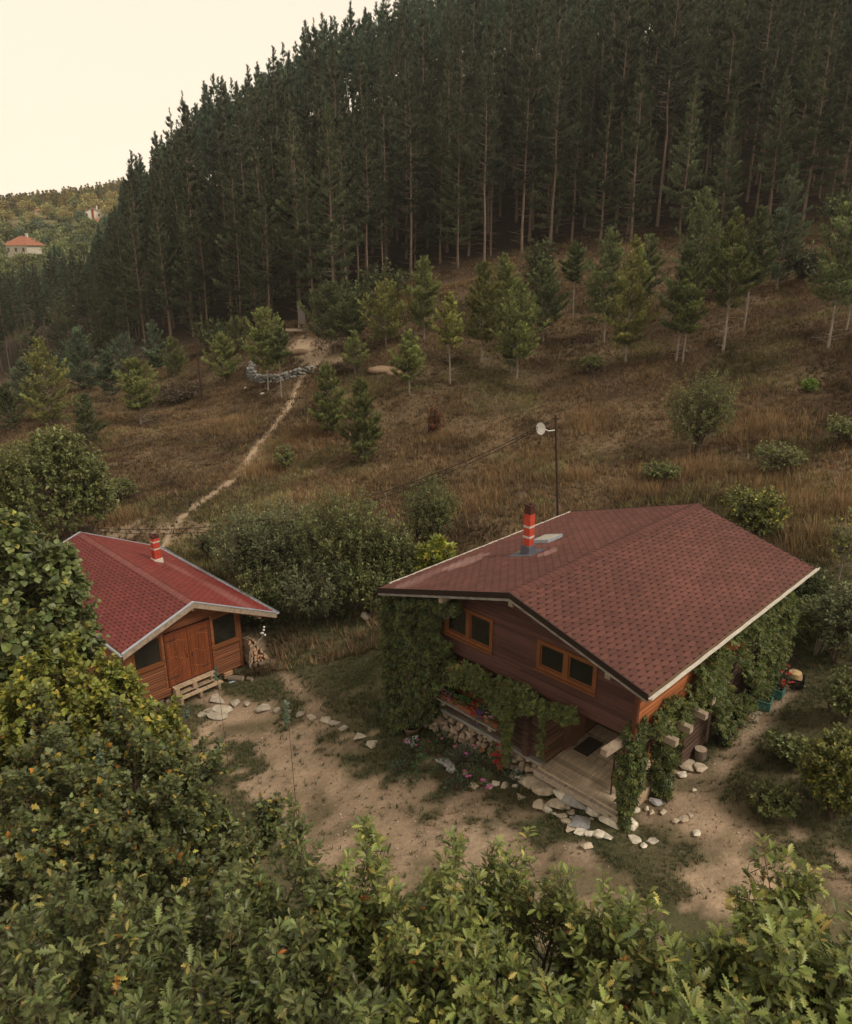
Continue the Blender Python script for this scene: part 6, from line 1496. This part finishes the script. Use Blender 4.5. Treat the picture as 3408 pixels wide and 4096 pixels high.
# ------------------------------------------------------------------ rubble wall, mounds, brush, board at the head of the path
wp = np.array([gp(x, y)[:2] for x, y in [(254, 371), (249, 380), (262, 383), (279, 382), (295, 377), (308, 372), (314, 369)]]); L = np.r_[0, np.cumsum(np.hypot(*np.diff(wp, axis=0).T))]
g0 = np.random.default_rng(3); b = np.array([wp[1][0], wp[1][1], hz(*wp[1])]); m = MB(); s_ = 0
while s_ < L[-1]:
    x_, y_ = np.interp(s_, L, wp[:, 0]), np.interp(s_, L, wp[:, 1]); H = np.interp(s_ / L[-1], [0, .25, .4, 1], [1.0, 1.0, .6, .45]); gz = hz(x_, y_)
    for z in np.arange(0, H, .24):
        for w_ in (0, .3): add_rock(m, np.array([x_ + g0.uniform(-.06, .06), y_ + w_ + g0.uniform(-.06, .06), gz + z + .05]) - b, (g0.uniform(.17, .28), .2, g0.uniform(.12, .17)), g0, (.22, .215, .205), 11)
    s_ += .36
root = empty('rubble_wall', b, 0, 'low curved dry stone wall of grey rubble at the head of the footpath', 'stone wall'); m.build('stonework', M_stone, root)
for px, py, w, h, lab in [(382, 370, 30, 7, 'bare earth mound right of the footpath head'), (398, 374, 24, 6, 'second bare earth mound behind the small pine'), (300, 352, 22, 5, 'pale earth mound at the forest edge')]:
    b = gp(px, py); fw = project(b)[2]; r = w / 2 * fw / F; hh = h * fw / F * .6; bm = bmesh.new(); bmesh.ops.create_icosphere(bm, subdivisions=3, radius=1); V = np.array([v.co[:] for v in bm.verts]); F_ = [np.array([[v.index for v in f.verts] for f in bm.faces])]; bm.free()
    V = V * (1 + .18 * (fbm(V[:, 0] * 2 + px, V[:, 1] * 2 + V[:, 2], 3, 3) - .5)[:, None] * 2) * [r, r * .7, hh]; o = MB().add(V, F_, (.25, .17, .115)).build('earth_mound', M_ground, smooth=True); o.location = tuple(b); tag(o, lab, 'mound')
for (x0, y0, w, h) in [(262, 394, 4, 3)]: rock(x0, y0, w, h, WHI, 'single white rock in the dry grass below the rubble wall')
rock(245, 388, 4, 3, WHI, 'small white rock left of the rubble wall')
p = gp(302, 327); root = empty('notice_board', p, .3, 'weathered upright board at the forest edge', 'board'); m = MB(); m.box(-.35, .35, -.03, .03, .3, 1.8); m.build('panel', mat('old_board', (.10, .085, .07), rough=.9), root)
for x_ in (-.3, .3): m = MB(); m.box(x_ - .04, x_ + .04, .031, .1, -.2, 2.0); m.build('post', M_oldwood, root)
p = gp(300, 331); m = MB(); m.box(-1.4, 1.4, -.1, .1, .05, .2, (.25, .2, .15)); m.box(-1.3, 1.5, -.4, -.2, .0, .12, (.25, .2, .15)); o = m.build('timber_beams', M_oldwood); o.location = tuple(p); o.rotation_euler = (0, 0, -.1); tag(o, 'old timber beams laid before the board at the forest edge', 'timber')
BRN = [(3, (.10, .065, .045)), (1, (.09, .09, .04))]
shrub_px('brush_pile', 'heap of cut brown brushwood left of the leaning pole', 'brush pile', 178, 402, 382, 52, BRN, SMALL, .16, 420, 8, .5, stems=8, up=.1, trunk=.02, limb=.02, twig=.012)
for (x0, y0, x1, y1) in [(815, 640, 826, 600), (816, 642, 838, 612), (812, 640, 822, 606)]: pass
b = gp(815, 655); root = empty('bent_stalks', b, 0, 'tall dry bent stalks on the bank right of the creeper', 'dry stalks'); m = MB()
for dx in (0, .1, .35, -.1): m.tube([(dx * .3, 0, -.1), (dx + .1, .05, .8), (dx * 2 + .25, .1, 1.5)], [.016, .012, .005], 5)
m.build('stalks', M_barkpale, root)

# ------------------------------------------------------------------ the village on the far hill
def cottage(px, py, wm, lm, h, rise, yaw, wallc, roofc, label, hip=False, T0=120, win=3):
    b = gp(px, py, T0); k_ = wm * project(b)[2] / F / (wm if False else 1.0); sc_ = k_ / 10.0; wm, lm, h, rise = 10.0, lm, h, rise; root = empty('village_house', b, yaw, label, 'house')
    mw, mr = mat('render', wallc, rough=.8, nscale=1, namt=.12), mat('clay_tiles', roofc, rough=.8, nscale=2, namt=.3)
    root.scale = (sc_,) * 3
    w, l = wm / 2, lm / 2; m = MB(); m.box(-w, w, -l, l, -2, h)
    if not hip: m.add([(-w, -l, h), (w, -l, h), (0, -l, h + rise * .92), (-w, l, h), (w, l, h), (0, l, h + rise * .92)], [(0, 1, 2), (5, 4, 3)])
    m.build('wall', mw, root); o = .6
    m = MB()
    if hip: m.add([(-w - o, -l - o, h - .1), (w + o, -l - o, h - .1), (w + o, l + o, h - .1), (-w - o, l + o, h - .1), (-w * .35, 0, h + rise), (w * .35, 0, h + rise)], [(0, 1, 5, 4), (2, 3, 4, 5), (1, 2, 5), (3, 0, 4), (3, 2, 1, 0)])
    else: m.add([(-w - o, -l - o, h - .3), (0, -l - o, h + rise), (w + o, -l - o, h - .3), (-w - o, l + o, h - .3), (0, l + o, h + rise), (w + o, l + o, h - .3), (0, -l - o, h + rise - .3), (0, l + o, h + rise - .3)], [(0, 1, 4, 3), (1, 2, 5, 4), (0, 6, 1), (1, 6, 2), (3, 4, 7), (4, 5, 7), (0, 3, 7, 6), (6, 7, 5, 2)])
    rf = m.build('roof', mr, root)
    m = MB(); m.box(w * .3, w * .3 + .7, -.35, .35, h + rise * .3, h + rise + 1.0); m.build('chimney', mw, rf)
    for i in range(win):
        x = -w + (i + .5) * wm / win; m = MB(); m.box(x - .5, x + .5, -l - .05, -l + .02, h * .45, h * .45 + 1.3); f = m.build('window', mat('shutter', (.10, .08, .07), rough=.5), root)
    m = MB(); m.box(-.15 * w, .12 * w, -l - .12, -l + .02, 0, h + rise * .6); m.build('chimney_breast', mat('red_band', (.30, .07, .05), rough=.8), root) if not hip else None
    return root
cottage(95, 220, 17, 9, 4.2, 2.6, R(12), (.70, .65, .55), (.26, .16, .12), 'white gabled house with dark red chimney stripe high on the far hill')
cottage(98, 226, 13, 8, 2.6, 3.0, R(10), (.40, .33, .26), (.34, .14, .085), 'small orange roofed house just below the white gabled one', True, win=2)
cottage(26, 257, 28, 8, 4.0, 3.0, R(-18), (.55, .50, .42), (.32, .125, .075), 'red hip roofed house lower on the far hill with trees around', True)
cottage(39, 214, 7, 8, 4.0, 2.6, R(10), (.38, .30, .25), (.34, .13, .08), 'little red roofed house between trees on the far hill', True, win=1)
cottage(52, 250, 5, 8, 3.0, 3.0, R(0), (.40, .3, .25), (.36, .13, .09), 'tiny red roof right of the hip roofed house', True, win=1)
cottage(0, 270, 12, 8, 4.0, 3.0, R(20), (.5, .45, .38), (.30, .14, .09), 'red roofed house cut by the left edge, above the forest', True)
cottage(3, 298, 9, 9, 7.0, 3.0, R(20), (.60, .58, .54), (.30, .28, .30), 'grey roofed white house cut by the left edge, lowest in the valley', win=2)
cottage(70, 232, 10, 8, 3.4, 2.8, R(30), (.60, .55, .47), (.33, .15, .10), 'pale little house between trees in the middle of the far hill', win=2)
M_post = mat('pale_post', (.42, .36, .29), rough=.8)
for a in [(43, 237, 41, 224, 'tall pale pole in the middle of the far hill'), (9, 240, 8, 231, 'pale pole at the left of the far hill'), (57, 241, 56, 234, 'pale pole right of the tall one on the far hill'), (67, 213, 66, 208, 'pale pole near the white gabled house')]:
    pole(*a, r=.20, m_=M_post, T0=120)
# road embankment
w_ = [gp(x, y, 120) for x, y in [(-8, 229), (8, 229), (22, 228), (38, 227)]]; m = MB()
for p, q in zip(w_[:-1], w_[1:]): m.bar(p + [0, 0, .4], q + [0, 0, .4], 1.2, 2.6, (.30, .22, .165))
tag(m.build('road_embankment', M_stone), 'pinkish road wall crossing the far hill at the left edge', 'wall')
# trees of the far hill
FT = 'trees on the far village hill'
var = []
for i, (pal, tall) in enumerate([([(3, (0.162, 0.182, 0.074)), (1, (0.216, 0.216, 0.081))], 1), ([(3, (0.338, 0.297, 0.121)), (1, (0.432, 0.338, 0.121))], 1), ([(1, (0.121, 0.155, 0.088))], 1.1), ([(2, (0.216, 0.243, 0.095))], .8)]):  # crown colours lightened to paint in the sun on the far hill
    n = 520; root = empty('village_tree', (0, 0, -900), 0, 'distant leafy tree among many on the far village hill', 'tree', FT)
    bl = [(rng.normal(0, 1.3, 3) * [1, 1, .5] + [0, 0, 4.3 * tall], rng.uniform(1.4, 2.4)) for _ in range(6)]
    k = rng.integers(0, 6, n); d = unit(rng.normal(size=(n, 3))); P = np.array([bl[j][0] for j in k]) + d * np.array([bl[j][1] for j in k])[:, None] * rng.random((n, 1)) ** .3
    c = MB(); scatter(c, SMALL, P, unit(d + rng.normal(0, .5, (n, 3))), unit(rng.normal(0, .5, (n, 3)) + [0, 0, 1]), 1.15, palette(pal, n)); m = MB(); m.tube([(0, 0, -1), (0, 0, 4)], [.3, .12], 6); m.build('trunk', M_bark, root); c.build('crown', M_leaf, root); var.append(root)
spots = []
for _ in range(4000):
    x = rng.uniform(-12, 135); y = rng.uniform(193, 345)
    if y < 213 - x * .14: continue
    cover = fbm(np.array([x / 14.]), np.array([y / 7.]), 77, 3)[0]
    if cover < .33: continue
    if any((x - u) ** 2 + ((y - v) * 1.7) ** 2 < 9 + (y - 195) * .2 for u, v in spots): continue
    bad = False
    for (u, v, du, up_, dn) in [(95, 221, 9, 2, 7), (98, 227, 7, 1, 6), (26, 258, 13, 3, 4), (39, 217, 5, 1, 6), (20, 229, 26, 1, 5)]:
        if abs(x - u) < du and v - up_ < y < v + dn: bad = True
    if bad: continue
    spots.append((x, y))
    if len(spots) > 270: break
used = set(); okc = 0
for x, y in spots:
    g_ = gp(x, y, 120)
    if g_[1] < 150: continue
    j = random.choice([1, 1, 0, 3]) if y < 225 else random.choice([0, 2, 3, 3, 0]); s_ = random.uniform(.35, .85)
    if j not in used: used.add(j); var[j].location = tuple(g_); var[j].scale = (s_,) * 3
    else: copy_tree(var[j], g_, random.uniform(0, 6.28), s_)
    okc += 1
for j, v_ in enumerate(var):
    if j not in used:
        for c_ in list(v_.children): bpy.data.objects.remove(c_)
        bpy.data.objects.remove(v_)
print('village trees', okc)
wb, cb = pine(9, 1, 1.9, 260, .9, (.22, .20, .11), dead=False, tr=.15, whorl=.9, seed=99); m = MB(); V0 = np.concatenate(cb.V)  # needle colour lightened, the far hill's sunlight painted in
for x in np.concatenate([np.arange(-6, 150, .8), np.arange(-6, 150, .8), np.arange(-6, 150, 1.1)]):
    y = np.interp(x, [0, 30, 60, 90, 120, 150], [206, 203, 200, 196, 190, 184]) + rng.uniform(0, 9)
    g_ = gp(x, y, 120)
    if g_[1] < 250 or g_[1] > 600: continue
    s_ = rng.uniform(.3, .62); V = V0 * s_ + g_; m.add(V, cb.F, np.concatenate(cb.C) * (1 if rng.random() < .5 else np.array([1.9, 1.6, 1.0])))
tag(m.build('crest_wood', M_needle), 'far conifer wood along the crest of the village hill', 'forest', kind='stuff')

# ------------------------------------------------------------------ the air
if HAZE:
    m = MB(); m.box(-700, 700, -110, 1180, float(GZ.min()) - 2, 175)
    hzm, n_, l_ = newmat('haze'); o_ = N(n_, 'ShaderNodeOutputMaterial'); v_ = N(n_, 'ShaderNodeVolumePrincipled')
    v_.inputs['Color'].default_value = (.99, .985, .96, 1); v_.inputs['Density'].default_value = HAZE; v_.inputs['Anisotropy'].default_value = .2
    l_.new(v_.outputs[0], o_.inputs['Volume']); tag(m.build('haze', hzm), 'thin haze over the valley', 'haze', kind='stuff')
